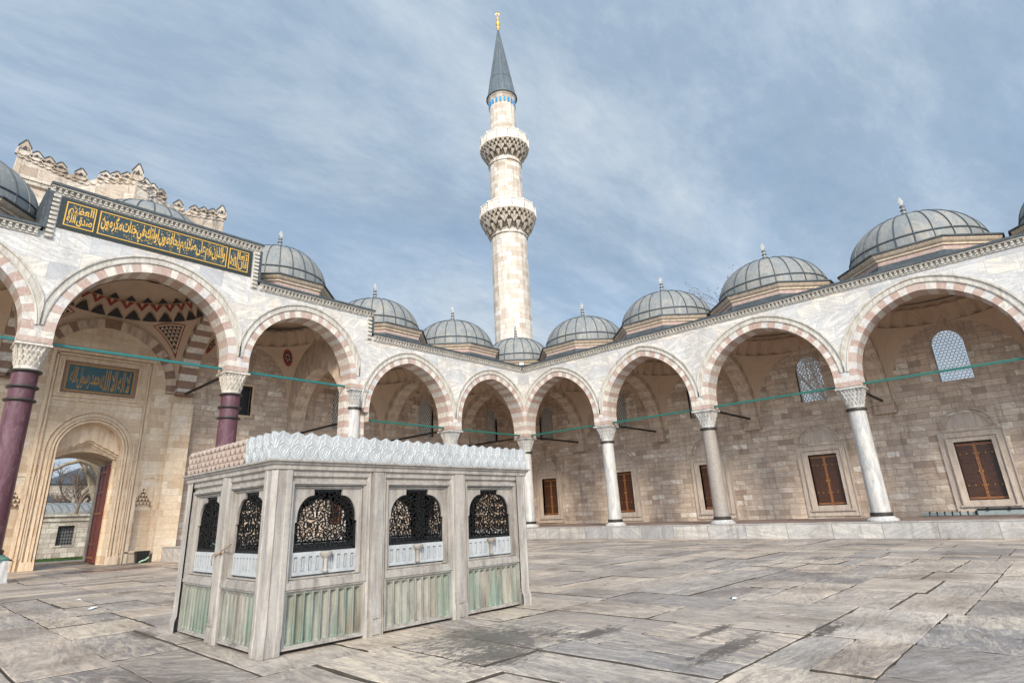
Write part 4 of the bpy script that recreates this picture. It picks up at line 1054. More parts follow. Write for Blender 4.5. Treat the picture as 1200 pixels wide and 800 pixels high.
for i in range(36):     # lower curls following the edge
    v_ = -4.4+8.8*i/35; u = CC+v_; z = top(v_)-.17; n_ = front(v_)
    pts = [(u+.12*math.cos(a), z+.10*math.sin(a)) for a in [math.pi+math.pi*k/6 for k in range(7)]]
    for p_, q_ in zip(pts[:-1], pts[1:]):
        d = Vector((q_[0]-p_[0], q_[1]-p_[1])); nn_ = Vector((-d.y, d.x)).normalized()*.02
        mb.prism([(p_[0]-nn_.x, p_[1]-nn_.y), (q_[0]-nn_.x, q_[1]-nn_.y), (q_[0]+nn_.x, q_[1]+nn_.y), (p_[0]+nn_.x, p_[1]+nn_.y)], n_-.01, n_+.05, 0)
mb.build('cresting', ['crown_stone', 'dark_lead'], ent)

# ================================================================ minaret
mi = thing('minaret', (-9.55, -9.0, 0), 'tall slender stone minaret with two balconies and a dark lead spire', 'minaret')
MC = (-9.55, -9.0)
def shaft(z0, z1, r0, r1, seg=18):
    mb = MB(); mb.lathe(MC, [(r0, z0), (r1, z1)], seg, 0, cyluv=True); return mb
mb = shaft(0, 26.4, 1.76, 1.70); b = MB(); 
mb.lathe(MC, [(1.64, 26.4), (1.58, 34.4)], 18, 0, cyluv=True); mb.lathe(MC, [(1.40, 34.4), (1.33, 41.6)], 18, 0, cyluv=True)
for z, r in ((26.1, 1.74), (34.0, 1.60)): mb.lathe(MC, [(r, z-.08), (r+.08, z-.04), (r+.08, z+.04), (r, z+.1)], 18, 0, cyluv=True, cap1=False)
sh = mb.build('shaft', 'tower_stone', mi)
def balcony(zb, zf, zt, r0, r1, seg=14):
    mb = MB(); T = 3; hh = (zf-zb)
    mb.lathe(MC, [(r0, zb+hh*.15), (r0+(r1-r0)*.22, zb+hh*.5), (r0+(r1-r0)*.62, zf-.1), (r1-.1, zf)], 36, 0, cyluv=True)
    for k, (f0, f1, cnt, wf, tipf) in enumerate(((0, .36, 16, .52, .30), (.26, .62, 16, .78, .16), (.52, .80, 32, .60, .10), (.76, 1.0, 32, .78, .10))):
        ri = r0+(r1-r0)*f0**.8; ro = r0+(r1-r0)*(f1**.75)+.04; z0 = zb+hh*f0; z1 = zb+hh*f1; off = .5*(k in (1, 3))
        for j in range(cnt):
            th = 2*math.pi*(j+off)/cnt; w_ = math.pi*ro/cnt*wf; c_, s_ = math.cos(th), math.sin(th); X = lambda r, t_, z: (MC[0]+r*c_-t_*s_, MC[1]+r*s_+t_*c_, z)
            zm = z1-(z1-z0)*.35; rm = ro-.05
            a = [X(ro, w_, z1), X(ro, -w_, z1), X(rm, -w_*.85, zm), X(rm, w_*.85, zm)]; tip = X((ri+rm)/2+.02, 0, z0-hh*tipf*.4)
            b0, b1, bt = X(ri-.1, w_*.9, z1), X(ri-.1, -w_*.9, z1), X(ri-.05, 0, z0)
            mb.add(a); mb.add([a[3], a[2], tip]); mb.add([a[0], b0, bt, tip, a[3]]); mb.add([a[1], b1, bt, tip, a[2]]); mb.add([a[0], a[1], b1, b0])
    mb.lathe(MC, [(r1-.05, zf-.06), (r1+.06, zf-.02), (r1+.06, zf+.07), (r1-.1, zf+.1)], seg, 0, cyluv=True)
    bo = mb.build('balcony', 'balcony_stone', mi)
    p_ = MB()
    for j in range(seg):
        t0, t1 = 2*math.pi*j/seg, 2*math.pi*(j+1)/seg; rr = r1
        A_ = Vector((MC[0]+rr*math.cos(t0), MC[1]+rr*math.sin(t0), 0)); B_ = Vector((MC[0]+rr*math.cos(t1), MC[1]+rr*math.sin(t1), 0))
        d = (B_-A_).normalized(); nrm = Vector((math.cos((t0+t1)/2), math.sin((t0+t1)/2), 0)); L = (B_-A_).length
        f = MB(O=A_, U=d, N=nrm); z0, z1 = zf+.1, zt
        f.box(.06, L-.06, -.12, 0, z0, z1, 0); f.box(-.03, L+.03, -.15, .04, z1-.10, z1, 0); f.box(0, L, -.14, .03, z0, z0+.1, 0)
        f.box(-.05, .05, -.15, .05, z0, z1+.06, 0)
        for zz in (z0+.18, z0+.45, z0+.72): f.box(-.035, .035, .05, .056, zz, zz+.11, 1)
        nb = int(L/.13)
        for q in range(nb): x_ = .1+(L-.2)*(q+.5)/nb; f.box(x_-.018, x_+.018, 0, .018, z0+.12, z1-.12, 0)
        b0 = len(p_.v); p_.v += f.v; p_.f += [tuple(b0+i for i in g_) for g_ in f.f]; p_.m += f.m; p_.uv += f.uv
    p_.build('parapet', ['parapet_marble', 'black_iron'], bo)
stone('parapet_marble', (.76, .71, .63), (.46, .42, .37), .5, 2, dirt=(.36, .28, .21, .5))
stone('balcony_stone', (.56, .48, .39), (.22, .18, .14), .6, 3, dirt=(.13, .11, .09, .7))
balcony(26.5, 28.08, 29.14, 1.72, 2.68); balcony(34.55, 35.86, 37.02, 1.42, 2.42)
mb = MB(); mb.lathe(MC, [(1.33, 41.6), (1.38, 41.85), (1.48, 42.0), (1.50, 42.12)], 24, 0, cyluv=True)
for j in range(20):
    th = 2*math.pi*j/20; f = MB(O=(MC[0], MC[1], 0), U=(-math.sin(th), math.cos(th), 0), N=(math.cos(th), math.sin(th), 0))
    f.prism([(-.10, 41.0), (.10, 41.0), (.10, 41.42), (.05, 41.52), (-.05, 41.52), (-.10, 41.42)], 1.30, 1.395, 1)
    b0 = len(mb.v); mb.v += f.v; mb.f += [tuple(b0+i for i in g_) for g_ in f.f]; mb.m += f.m; mb.uv += f.uv
mb.build('tile_band', ['tower_stone', 'blue_tile'], sh)
mb = MB(); prof = [(1.48, 42.11), (1.62, 42.13), (1.60, 42.28), (1.44, 42.55), (.06, 51.45)]
mb.lathe(MC, prof, 32, 0)
for j in range(16):
    th = 2*math.pi*(j+.5)/16
    mb.tube([(MC[0]+1.44*math.cos(th), MC[1]+1.44*math.sin(th), 42.55), (MC[0]+.07*math.cos(th), MC[1]+.07*math.sin(th), 51.4)], .035, 4, 0)
for z in (44.6, 46.4, 48.2, 49.8): r = 1.44*(51.45-z)/8.9+.005; mb.lathe(MC, [(r, z-.04), (r+.035, z-.03), (r+.03, z+.03), (r-.02, z+.05)], 32, 0, cap1=False)
mb.build('spire', 'spire_lead', mi, smooth=30)
mb = MB(); z = 51.4
mb.lathe(MC, [(.10, z), (.12, z+.1), (.2, z+.25), (.2, z+.35), (.08, z+.5), (.07, z+.6), (.24, z+.85), (.22, z+1.05), (.07, z+1.3), (.06, z+1.4), (.15, z+1.55), (.15, z+1.65), (.04, z+1.8), (.03, z+1.95)], 16, 0)
for j in range(14):
    a0, a1 = .5+5.3*j/14, .5+5.3*(j+1)/14; X = lambda a, r: (MC[0]+r*math.sin(a)*.7, MC[1]-r*math.sin(a)*.7, z+2.2-r*math.cos(a)+.0)
    mb.add([X(a0, .26), X(a1, .26), X(a1, .17), X(a0, .17)]); mb.add([tuple(c_+.04 for c_ in X(a0, .26)), tuple(c_+.04 for c_ in X(a1, .26)), X(a1, .26), X(a0, .26)])
mb.build('finial', 'gold_leaf', mi, smooth=40)

# ================================================================ fountain
fo = thing('ablution_fountain', (21.77, 15.53, 0), 'rectangular weathered marble fountain with black iron arabesque grilles and green-stained fluted panels', 'fountain')
FX0, FX1, FY0, FY1 = 19.55, 24.02, 14.13, 16.94
ZL = 2.11
# faces: (frame, length, list of (bay start, bay end), post positions)
FACES = [
    (dict(O=(FX0, FY1, 0), U=(1, 0, 0), N=(0, 1, 0)), FX1-FX0, [(.22, 1.37), (1.67, 2.85), (3.15, 4.23)], [(1.37, 1.67), (2.85, 3.15)], 'front'),
    (dict(O=(FX1, FY0, 0), U=(0, 1, 0), N=(1, 0, 0)), FY1-FY0, [(.22, 1.27), (1.53, 2.58)], [(1.27, 1.53)], 'side'),
    (dict(O=(FX0, FY0, 0), U=(1, 0, 0), N=(0, -1, 0)), FX1-FX0, [(.22, 1.37), (1.67, 2.85), (3.15, 4.23)], [(1.37, 1.67), (2.85, 3.15)], 'front'),
    (dict(O=(FX0, FY0, 0), U=(0, 1, 0), N=(-1, 0, 0)), FY1-FY0, [(.22, 1.27), (1.53, 2.58)], [(1.27, 1.53)], 'side')]
def opening(wd, z0=1.05):
    """half width of the shouldered window at height z"""
    pts = [(wd, z0), (wd, z0+.33), (wd-.022, z0+.34), (wd-.022, z0+.385)]
    nk = .20 if wd > .40 else .15
    for i in range(1, 9):
        a = math.pi/2*i/8; pts.append((nk+.0+(wd-.022-nk)*math.cos(a), z0+.385+.265*math.sin(a)))
    pts += [(nk, z0+.72)]
    return pts
def post(mb, u0, u1, zt, pr0, pr1):
    """grooved pier with a carved foot"""
    w_ = u1-u0; c = .045
    prof = [(u0, pr0), (u0, pr1-c), (u0+c*.7, pr1-c*.2), (u0+c, pr1-.03), (u0+c+.015, pr1-.03), (u0+c+.02, pr1), (u1-c-.02, pr1), (u1-c-.015, pr1-.03), (u1-c, pr1-.03), (u1-c*.7, pr1-c*.2), (u1, pr1-c), (u1, pr0)]
    rows = [[(u, n, z) for u, n in prof] for z in (.0, .17, .22, zt)]
    rows[0] = [(u, n+.01, 0) for u, n in prof]; rows[1] = [(u, n+.012, .17) for u, n in prof]
    mb.grid(rows, 0)
    um = (u0+u1)/2
    mb.prism([(um-.055, .03), (um+.055, .03), (um+.055, .15), (um, .20), (um-.055, .15)], pr1+.006, pr1+.03, 0)
    mb.prism([(um-.05, .21), (um+.05, .21), (um+.05, .24), (um-.05, .24)], pr1-.005, pr1+.02, 0)
def framebox(mb, a, b, z0, z1, w_, n0, n1, m=0, bot=True):
    mb.box(a, a+w_, n0, n1, z0, z1, m); mb.box(b-w_, b, n0, n1, z0, z1, m); mb.box(a+w_, b-w_, n0, n1, z1-w_, z1, m)
    if bot: mb.box(a+w_, b-w_, n0, n1, z0, z0+w_, m)
def iron_grille(fr, uc, wd, n):
    """arabesque of interlaced arcs and stars cut from iron plate"""
    mb = MB(**fr); pts = opening(wd); z0, z1 = 1.05, 1.775
    def hw(z):
        for (a, za), (b, zb) in zip(pts[:-1], pts[1:]):
            if za <= z <= zb+1e-9: return a+(b-a)*((z-za)/(zb-za+1e-9)) if zb > za else min(a, b)
        return pts[-1][0]
    def seg(p, q, w_=.0045):
        mx, mz = (p[0]+q[0])/2, (p[1]+q[1])/2
        if mz < z0 or mz > z1 or abs(mx) > hw(mz)-.002: return
        d = Vector((q[0]-p[0], q[1]-p[1]))
        if d.length < 1e-5: return
        k = Vector((-d.y, d.x)).normalized()*w_; P_ = [(p[0]-k.x, p[1]-k.y), (q[0]-k.x, q[1]-k.y), (q[0]+k.x, q[1]+k.y), (p[0]+k.x, p[1]+k.y)]
        mb.add([(uc+x, n, z) for x, z in P_]); mb.add([(uc+P_[0][0], n, P_[0][1]), (uc+P_[1][0], n, P_[1][1]), (uc+P_[1][0], n-.016, P_[1][1]), (uc+P_[0][0], n-.016, P_[0][1])]); mb.add([(uc+P_[3][0], n, P_[3][1]), (uc+P_[2][0], n, P_[2][1]), (uc+P_[2][0], n-.016, P_[2][1]), (uc+P_[3][0], n-.016, P_[3][1])])
    s = .15
    for i in range(-5, 6):
        for j in range(-1, 7):
            x0 = i*s+(s/2 if j % 2 else 0); zz = z0+.03+j*s*.87
            ph = (i*7+j*3) % 6
            for k in range(3):      # three curled arms
                a0 = k*2*math.pi/3+ph*.35
                pr_ = None
                for t_ in range(9):
                    f = t_/8; r_ = s*.64*f; a = a0+f*2.1*(1 if (i+j) % 2 else -1)
                    q_ = (x0+r_*math.cos(a), zz+r_*math.sin(a))
                    if pr_: seg(pr_, q_)
                    pr_ = q_
            for t_ in range(12):
                a, b = 2*math.pi*t_/12, 2*math.pi*(t_+1)/12
                seg((x0+s*.36*math.cos(a), zz+s*.36*math.sin(a)), (x0+s*.36*math.cos(b), zz+s*.36*math.sin(b)), .0038)
    full = [(x, z) for x, z in pts]+[(-x, z) for x, z in pts[::-1]]
    for p_, q_ in zip(full, full[1:]+full[:1]):     # rim
        d = Vector((q_[0]-p_[0], q_[1]-p_[1]))
        if d.length < 1e-5: continue
        k = Vector((-d.y, d.x)).normalized()*.03; mb.add([(uc+p_[0], n+.002, p_[1]), (uc+q_[0], n+.002, q_[1]), (uc+q_[0]+k.x, n+.002, q_[1]+k.y), (uc+p_[0]+k.x, n+.002, p_[1]+k.y)])
    return mb
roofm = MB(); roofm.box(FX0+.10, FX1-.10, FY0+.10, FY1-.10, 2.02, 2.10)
roofm.build('roof', 'shade_toned_stone', fo)
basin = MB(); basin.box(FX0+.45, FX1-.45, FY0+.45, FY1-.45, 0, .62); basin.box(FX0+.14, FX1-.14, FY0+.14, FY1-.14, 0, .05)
basin.build('basin', 'shade_toned_stone', fo)

co = MB()
for fi, (fr, L, bays, posts, kd) in enumerate(FACES):
    for (a, b) in posts:
        pm = MB(**fr); post(pm, a, b, 1.99, -.16, .012); pm.build('post', 'fountain_marble', fo, smooth=25)
    # lintel with mouldings
    lm = MB(**fr)
    prof = [(-.16, 1.86), (-.05, 1.86), (-.05, 1.90), (-.015, 1.925), (-.015, 1.985), (.0, 1.99), (.02, 2.0), (.02, 2.045), (.045, 2.06), (.045, 2.075), (.075, 2.09), (.075, 2.11), (-.16, 2.11)]
    rows = []
    for u, sg in ((0, -1), (L, 1)): rows.append([(u+sg*max(n, -.16), n, z) for n, z in prof])
    lm.grid(rows, 0)
    lm.build('lintel', 'fountain_marble', fo)
    for bi, (a, b) in enumerate(bays):
        c = (a+b)/2; wd = (b-a)/2-.105 if kd == 'front' else (b-a)/2-.11
        pts = opening(wd)
        p_ = MB(**fr); n1 = -.085
        # flat slab pierced by the shouldered opening
        A_, B_ = a, b; zt = 1.87
        for s_ in (-1, 1):
            ed = A_ if s_ < 0 else B_
            for (x0, z0), (x1, z1) in zip(pts[:-1], pts[1:]):
                if abs(z1-z0) > 1e-6: p_.add([(ed, n1, z0), (c+s_*x0, n1, z0), (c+s_*x1, n1, z1), (ed, n1, z1)])
                p_.add([(c+s_*x0, n1, z0), (c+s_*x1, n1, z1), (c+s_*x1, n1-.06, z1), (c+s_*x0, n1-.06, z0)])
        p_.add([(A_, n1, pts[-1][1]), (B_, n1, pts[-1][1]), (B_, n1, zt), (A_, n1, zt)])
        p_.add([(c-pts[-1][0], n1, pts[-1][1]), (c+pts[-1][0], n1, pts[-1][1]), (c+pts[-1][0], n1-.06, pts[-1][1]), (c-pts[-1][0], n1-.06, pts[-1][1])])
        for s_ in (-1, 1):
            ed = A_ if s_ < 0 else B_; q = sorted((ed, c+s_*(wd+.001))); p_.box(q[0], q[1], n1-.05, n1, .70, 1.05)
        p_.box(a, b, -.16, n1-.055, .02, .80)
        framebox(p_, a, b, .70, 1.86, .028, n1, -.012); framebox(p_, a+.028, b-.028, .728, 1.832, .018, n1, -.035); framebox(p_, a+.058, b-.058, .758, 1.802, .014, n1, -.062)
        p_.box(a, b, n1, -.005, .655, .70)
        framebox(p_, a, b, .035, .655, .022, -.12, -.02); framebox(p_, a+.022, b-.022, .057, .633, .018, -.12, -.045)
        po = p_.build('panel', 'fountain_marble', fo)
        # fluted lower panel
        f = MB(**fr); a2, b2 = a+.04, b-.04; nf = 9 if kd == 'front' else 9; w_ = (b2-a2)/nf
        for k in range(nf):
            x0 = a2+k*w_
            arc = [(x0+w_*(.08+.84*i/6), -.056-.056*math.sin(math.pi*i/6)) for i in range(7)]
            zs = [.075, .60]
            for (xa, na), (xb, nb) in zip(arc[:-1], arc[1:]):
                f.add([(xa, na, .10), (xb, nb, .10), (xb, nb, .575), (xa, na, .575)])
                f.add([(xa, na, .575), (xb, nb, .575), (xb, -.05, .61), (xa, -.05, .61)]); f.add([(xa, na, .10), (xb, nb, .10), (xb, -.05, .075), (xa, -.05, .075)])
            f.prism([(x0-w_*.09, .075), (x0+w_*.09, .075), (x0+w_*.09, .615), (x0-w_*.09, .615)], -.1, -.042)
        f.prism([(b2-w_*.09, .075), (b2, .075), (b2, .615), (b2-w_*.09, .615)], -.1, -.042)
        f.box(a2, b2, -.12, -.05, .60, .633); f.box(a2, b2, -.12, -.05, .057, .08)
        f.build('fluted_panel', 'fountain_fluted', po)
        # new white parapet slab with little niches
        wp = MB(**fr); wn = n1-.012; zb_, zt_ = .79, 1.045
        nw = 9; ww = 2*wd/nw
        wp.box(c-wd, c+wd, wn-.05, wn-.022, zb_, zt_)
        wp.box(c-wd, c+wd, wn-.022, wn, zt_-.05, zt_); wp.box(c-wd, c+wd, wn-.022, wn, zb_, zb_+.04)
        for k in range(nw+1):
            x = c-wd+k*ww; wp.box(max(c-wd, x-ww*.26), min(c+wd, x+ww*.26), wn-.022, wn, zb_+.04, zt_-.05)
        for k in range(nw): x = c-wd+(k+.5)*ww; wp.prism([(x-ww*.10, zb_+.05), (x+ww*.10, zb_+.05), (x+ww*.10, zt_-.09), (x, zt_-.07), (x-ww*.10, zt_-.09)], wn-.022, wn-.012)
        wo = wp.build('parapet_slab', 'new_marble', po)
        if kd == 'front':
            sp = MB(**fr); sp.lathe((c, wn+.02), [(.025, .80), (.035, .82), (.022, .85), (.026, .93), (.03, .96), (.075, 1.0), (.08, 1.03), (.06, 1.045)], 12, 0, cap0=True); sp.build('spout', 'fountain_marble', wo, smooth=40)
        iron_grille(fr, c, wd, n1-.03).build('iron_grille', 'black_iron', po, recalc=False)
# corner posts
for (x, y) in ((FX0, FY0), (FX0, FY1), (FX1, FY0), (FX1, FY1)):
    sx, sy = (1 if x == FX1 else -1), (1 if y == FY1 else -1)
    mb = MB(); w_ = .24
    pr = [(w_, 0), (w_*.75, 0), (w_*.72, .012), (.075, .012), (.055, 0), (.035, .008), (.008, .035), (0, .055), (.012, .075), (.012, w_*.72), (0, w_*.75), (0, w_)]
    P2 = [(x-sx*(a-.012), y-sy*(b-.012)) for a, b in pr]
    P3 = [(x-sx*(a-.030), y-sy*(b-.030)) for a, b in pr]
    mb.grid([[(a, b, z) for a, b in q] for q, z in ((P3, 0), (P3, .15), (P2, .22), (P2, 1.99))], 0)
    mb.build('post', 'fountain_marble', fo, smooth=25)
# crest of palmettes
def crest(fr, u0, u1, new, m=0):
    mb = MB(**fr); W0 = .186 if new else .15; n = max(1, round((u1-u0)/W0)); w_ = (u1-u0)/n; zb, zt = ZL+.003, 2.45; H = zt-zb
    mb.box(u0, u1, -.03, .018 if new else .0, zb, zt-.095)
    for i in range(n):
        c = u0+(i+.5)*w_
        h_ = w_/2
        if new:
            poly = [(c-h_, zb+.10), (c-h_*.86, zb+.04), (c-h_*.5, zb+.005), (c, zb), (c+h_*.5, zb+.005), (c+h_*.86, zb+.04), (c+h_, zb+.10), (c+h_, zt-.06), (c+h_*.72, zt-.03), (c+h_*.30, zt-.018), (c, zt), (c-h_*.30, zt-.018), (c-h_*.72, zt-.03), (c-h_, zt-.06)]
            mb.prism(poly, -.028, .030)
            def st(pts, r=.008):
                for p_, q_ in zip(pts[:-1], pts[1:]):
                    d = Vector((q_[0]-p_[0], q_[1]-p_[1])); k = Vector((-d.y, d.x)).normalized()*r
                    mb.add([(p_[0]-k.x, .030, p_[1]-k.y), (q_[0]-k.x, .030, q_[1]-k.y), (q_[0], .037, q_[1]), (p_[0], .037, p_[1])]); mb.add([(p_[0]+k.x, .030, p_[1]+k.y), (q_[0]+k.x, .030, q_[1]+k.y), (q_[0], .037, q_[1]), (p_[0], .037, p_[1])])
            for s_ in (-1, 1):
                st([(c+s_*h_*.05, zb+.02), (c+s_*h_*.55, zb+.07), (c+s_*h_*.86, zb+.13), (c+s_*h_*.62, zb+.20), (c+s_*h_*.12, zb+.25), (c, zb+.31)])
                st([(c+s_*h_*.98, zb+.12), (c+s_*h_*.55, zb+.165), (c+s_*h_*.10, zb+.19), (c, zb+.24)])
                st([(c+s_*h_*.95, zb+.17), (c+s_*h_*.90, zb+.25), (c+s_*h_*.55, zb+.29), (c+s_*h_*.25, zb+.31)])
                st([(c, zb+.05), (c+s_*h_*.30, zb+.09), (c+s_*h_*.36, zb+.12), (c, zb+.16)])
        else:
            poly = [(c-h_, zb), (c+h_, zb), (c+h_, zt-.07), (c+h_*.45, zt-.045), (c, zt), (c-h_*.45, zt-.045), (c-h_, zt-.07)]
            mb.prism(poly, -.03, .005)
            def bar(p_, q_, r=.018):
                d = Vector((q_[0]-p_[0], q_[1]-p_[1])); k = Vector((-d.y, d.x)).normalized()*r
                mb.prism([(p_[0]-k.x, p_[1]-k.y), (q_[0]-k.x, q_[1]-k.y), (q_[0]+k.x, q_[1]+k.y), (p_[0]+k.x, p_[1]+k.y)], .005, .04)
            for s_ in (-1, 1):
                bar((c+s_*h_*.12, zb+.01), (c+s_*h_*.9, zb+.075)); bar((c+s_*h_*.9, zb+.075), (c+s_*h_*.15, zb+.155)); bar((c+s_*h_*.15, zb+.155), (c+s_*h_*.9, zb+.25)); bar((c+s_*h_*.9, zb+.25), (c+s_*h_*.1, zt-.03))
    return mb
for fi, (fr, L, bays, posts, kd) in enumerate(FACES):
    if fi == 0: crest(fr, -.03, L+.03, True).build('crest', 'new_marble', fo)
    elif fi == 2: crest(fr, 0, L, False).build('crest', 'pink_marble', fo)
    elif fi == 1:
        o1 = crest(fr, L-.80, L+.03, True).build('crest', 'new_marble', fo)
        o2 = crest(fr, 0, L-.80, False).build('crest', 'pink_marble', fo); o2['label'] = 'old pinkish pierced crest'
    else: crest(fr, 0, L-.04, False).build('crest', 'pink_marble', fo)

# ================================================================ paving
def paving(name, X0, X1, Y0, Y1, z, seed, target=(2.0, 1.05), forced=(), gap=.006, parent=None):
    r = random.Random(seed); cells = [(X0, X1, Y0, Y1, r.choice((0, 1)))]; out = []
    for ax, v in forced:
        nc = []
        for (a, b, c_, d, o_) in cells:
            if ax == 'x' and a < v < b: nc += [(a, v, c_, d, o_), (v, b, c_, d, o_)]
            elif ax == 'y' and c_ < v < d: nc += [(a, b, c_, v, o_), (a, b, v, d, o_)]
            else: nc.append((a, b, c_, d, o_))
        cells = nc
    while cells:
        a, b, c_, d, o_ = cells.pop()
        w_, h_ = b-a, d-c_
        near = 1.
        TL, TS = target[0]*r.uniform(.7, 1.35), target[1]*r.uniform(.75, 1.35)
        if max(w_, h_) > 9:
            o2 = r.choice((0, 1))
            if w_ > h_: s = a+w_*r.uniform(.35, .65); cells += [(a, s, c_, d, o2), (s, b, c_, d, 1-o2)]
            else: s = c_+h_*r.uniform(.35, .65); cells += [(a, b, c_, s, o2), (a, b, s, d, 1-o2)]
            continue
        lw, lh = (TL, TS) if o_ == 0 else (TS, TL)
        if w_ <= lw*1.25 and h_ <= lh*1.25: out.append((a, b, c_, d, o_)); continue
        if w_/lw > h_/lh: k = max(2, round(w_/lw)); s = a+w_*(r.randint(1, k-1)+r.uniform(-.25, .25))/k; cells += [(a, s, c_, d, o_), (s, b, c_, d, o_)]
        else: k = max(2, round(h_/lh)); s = c_+h_*(r.randint(1, k-1)+r.uniform(-.25, .25))/k; cells += [(a, b, c_, s, o_), (a, b, s, d, o_)]
    mb = MB(); attr = []
    for a, b, c_, d, o_ in out:
        dz = r.uniform(-.011, .011); g = gap*r.choice((.2, .35, .5, .8, 1.7)); tx, ty = r.uniform(-.004, .004), r.uniform(-.004, .004)
        ang = r.gauss(0, .12)+(0 if o_ == 0 else math.pi/2)+(r.uniform(-.8, .8) if r.random() < .22 else 0); ox, oy = r.uniform(0, 80), r.uniform(0, 80)
        ca, sa = math.cos(ang), math.sin(ang)
        def uv(x, y): x -= a; y -= c_; return (ox+x*ca+y*sa, oy-x*sa+y*ca)
        def Z(x, y): return z+dz+(x-(a+b)/2)*tx+(y-(c_+d)/2)*ty
        ch = .012; ci = (r.random(), r.random(), r.random())
        # slightly irregular outline
        def side(p_, q_, k): return [(p_[0]+(q_[0]-p_[0])*i/k, p_[1]+(q_[1]-p_[1])*i/k) for i in range(k)]
        R0 = [(a+g, c_+g), (b-g, c_+g), (b-g, d-g), (a+g, d-g)]; o4 = []
        for i in range(4): o4 += side(R0[i], R0[(i+1) % 4], 9)
        inn = []; mid = ((a+b)/2, (c_+d)/2)
        oo = []
        for x, y in o4:
            j = r.uniform(0, .012) if r.random() < .85 else r.uniform(.012, .03)
            x += (mid[0]-x)/abs(mid[0]-x+1e-9)*j*(abs(mid[0]-x) > (b-a)*.4); y += (mid[1]-y)/abs(mid[1]-y+1e-9)*j*(abs(mid[1]-y) > (d-c_)*.4); oo.append((x, y))
        for x, y in oo:
            x2 = x+(ch if x < mid[0] else -ch)*(abs(mid[0]-x) > (b-a)*.4); y2 = y+(ch if y < mid[1] else -ch)*(abs(mid[1]-y) > (d-c_)*.4); inn.append((x2, y2))
        mb.add([(x, y, Z(x, y)) for x, y in inn], 0, [uv(x, y) for x, y in inn]); attr.append(ci)
        for i in range(len(oo)):
            k = (i+1) % len(oo)
            mb.add([(*oo[i], Z(*oo[i])-.005), (*oo[k], Z(*oo[k])-.005), (*inn[k], Z(*inn[k])), (*inn[i], Z(*inn[i]))], 0, [uv(*oo[i]), uv(*oo[k]), uv(*inn[k]), uv(*inn[i])]); attr.append(ci)
            mb.add([(*oo[i], Z(*oo[i])-.005), (*oo[k], Z(*oo[k])-.005), (*oo[k], z-.05), (*oo[i], z-.05)], 1); attr.append(ci)
    return tag(mb.build(name, ['paving_marble', 'joint_dirt'], parent, attr=attr), kind='structure')
paving('courtyard_paving', .76, 38, .5, 34, 0., 11, forced=[('x', 25.05), ('y', 17.6), ('x', 17.5)], target=(1.9, .95))
paving('courtyard_paving', 18.22, 25.28, -9.6, .498, 0., 5, target=(2.2, 1.2))
mb = MB(); mb.add([(-7, -9.6, -.03), (38, -9.6, -.03), (38, 34, -.03), (-7, 34, -.03)]); tag(mb.build('courtyard_ground', 'joint_dirt'), kind='structure')
# dark porphyry strip in the gateway paving
mb = MB(); mb.box(19.3, 22.2, -2.6, -1.7, .008, .012); tag(mb.build('porphyry_strip', 'purple_dark' if 'purple_dark' in MATS else 'purple_porphyry'), kind='structure')
mb = MB(); mb.add([(-500, -500, -.75), (500, -500, -.75), (500, -9.6, -.75), (-500, -9.6, -.75)]); mb.add([(-500, -9.6, -.75), (-7.2, -9.6, -.75), (-7.2, 500, -.75), (-500, 500, -.75)]); mb.add([(-7.2, 34, -.75), (500, 34, -.75), (500, 500, -.75), (-7.2, 500, -.75)]); mb.add([(38, -9.6, -.75), (500, -9.6, -.75), (500, 34, -.75), (38, 34, -.75)])
tag(mb.build('ground', 'soil'), kind='structure')
mb = MB()
gr_ = random.Random(3)
for i in range(5200):
    x, y = gr_.uniform(8, 21.5), gr_.uniform(-38.2, -33.5); h = gr_.uniform(.05, .16); a = gr_.uniform(0, math.pi); dx, dy = .05*math.cos(a), .05*math.sin(a)
    mb.add([(x-dx, y-dy, -.75), (x+dx, y+dy, -.75), (x+gr_.uniform(-.05, .05), y, -.75+h)])
mb.add([(8, -38.2, -.735), (21.5, -38.2, -.735), (21.5, -33.5, -.735), (8, -33.5, -.735)])
tag(mb.build('lawn', 'grass', recalc=False), kind='stuff')

# ================================================================ beyond the gateway
bl = thing('precinct_building', (14, -44, -.75), 'low stone building with barred windows and grey lead roof seen through the gateway', 'building')
F2 = dict(O=(0, -40, 0), U=(1, 0, 0), N=(0, 1, 0))
mb = MB(**F2); hs = [(u, u+1.2, .25, 1.85) for u in [14.89+2.55*k for k in range(-5, 6)]]
wall_holes(mb, -6, 34, -.75, 2.75, 0, hs, .35); mb.box(-6, 34, -12, -.4, -.75, 2.7)
mb.box(-6, 34, -.02, .12, 2.22, 2.34); mb.box(-6, 34, -.02, .18, 2.62, 2.78)
mb.build('wall', 'precinct_stone', bl)
for (a, b, c_, d) in hs:
    f = MB(**F2)
    for q in ((a-.16, a, c_-.1, d+.12), (b, b+.16, c_-.1, d+.12), (a, b, d, d+.14), (a, b, c_-.12, c_)): f.box(q[0], q[1], -.1, .05, q[2], q[3], 0)
    wo = f.build('window_frame', 'precinct_stone', bl)
    g_ = MB(**F2)
    for k in range(6): x = a+(b-a)*(k+.5)/6; g_.box(x-.02, x+.02, -.10, -.06, c_, d)
    for k in range(6): z = c_+(d-c_)*(k+.5)/6; g_.box(a, b, -.06, -.03, z-.02, z+.02)
    g_.build('window_bars', 'black_iron', wo)
    g_ = MB(**F2); g_.add([(a, -.33, c_), (b, -.33, c_), (b, -.33, d), (a, -.33, d)]); g_.build('pane', 'dusty_glass', wo)
mb = MB(**F2)
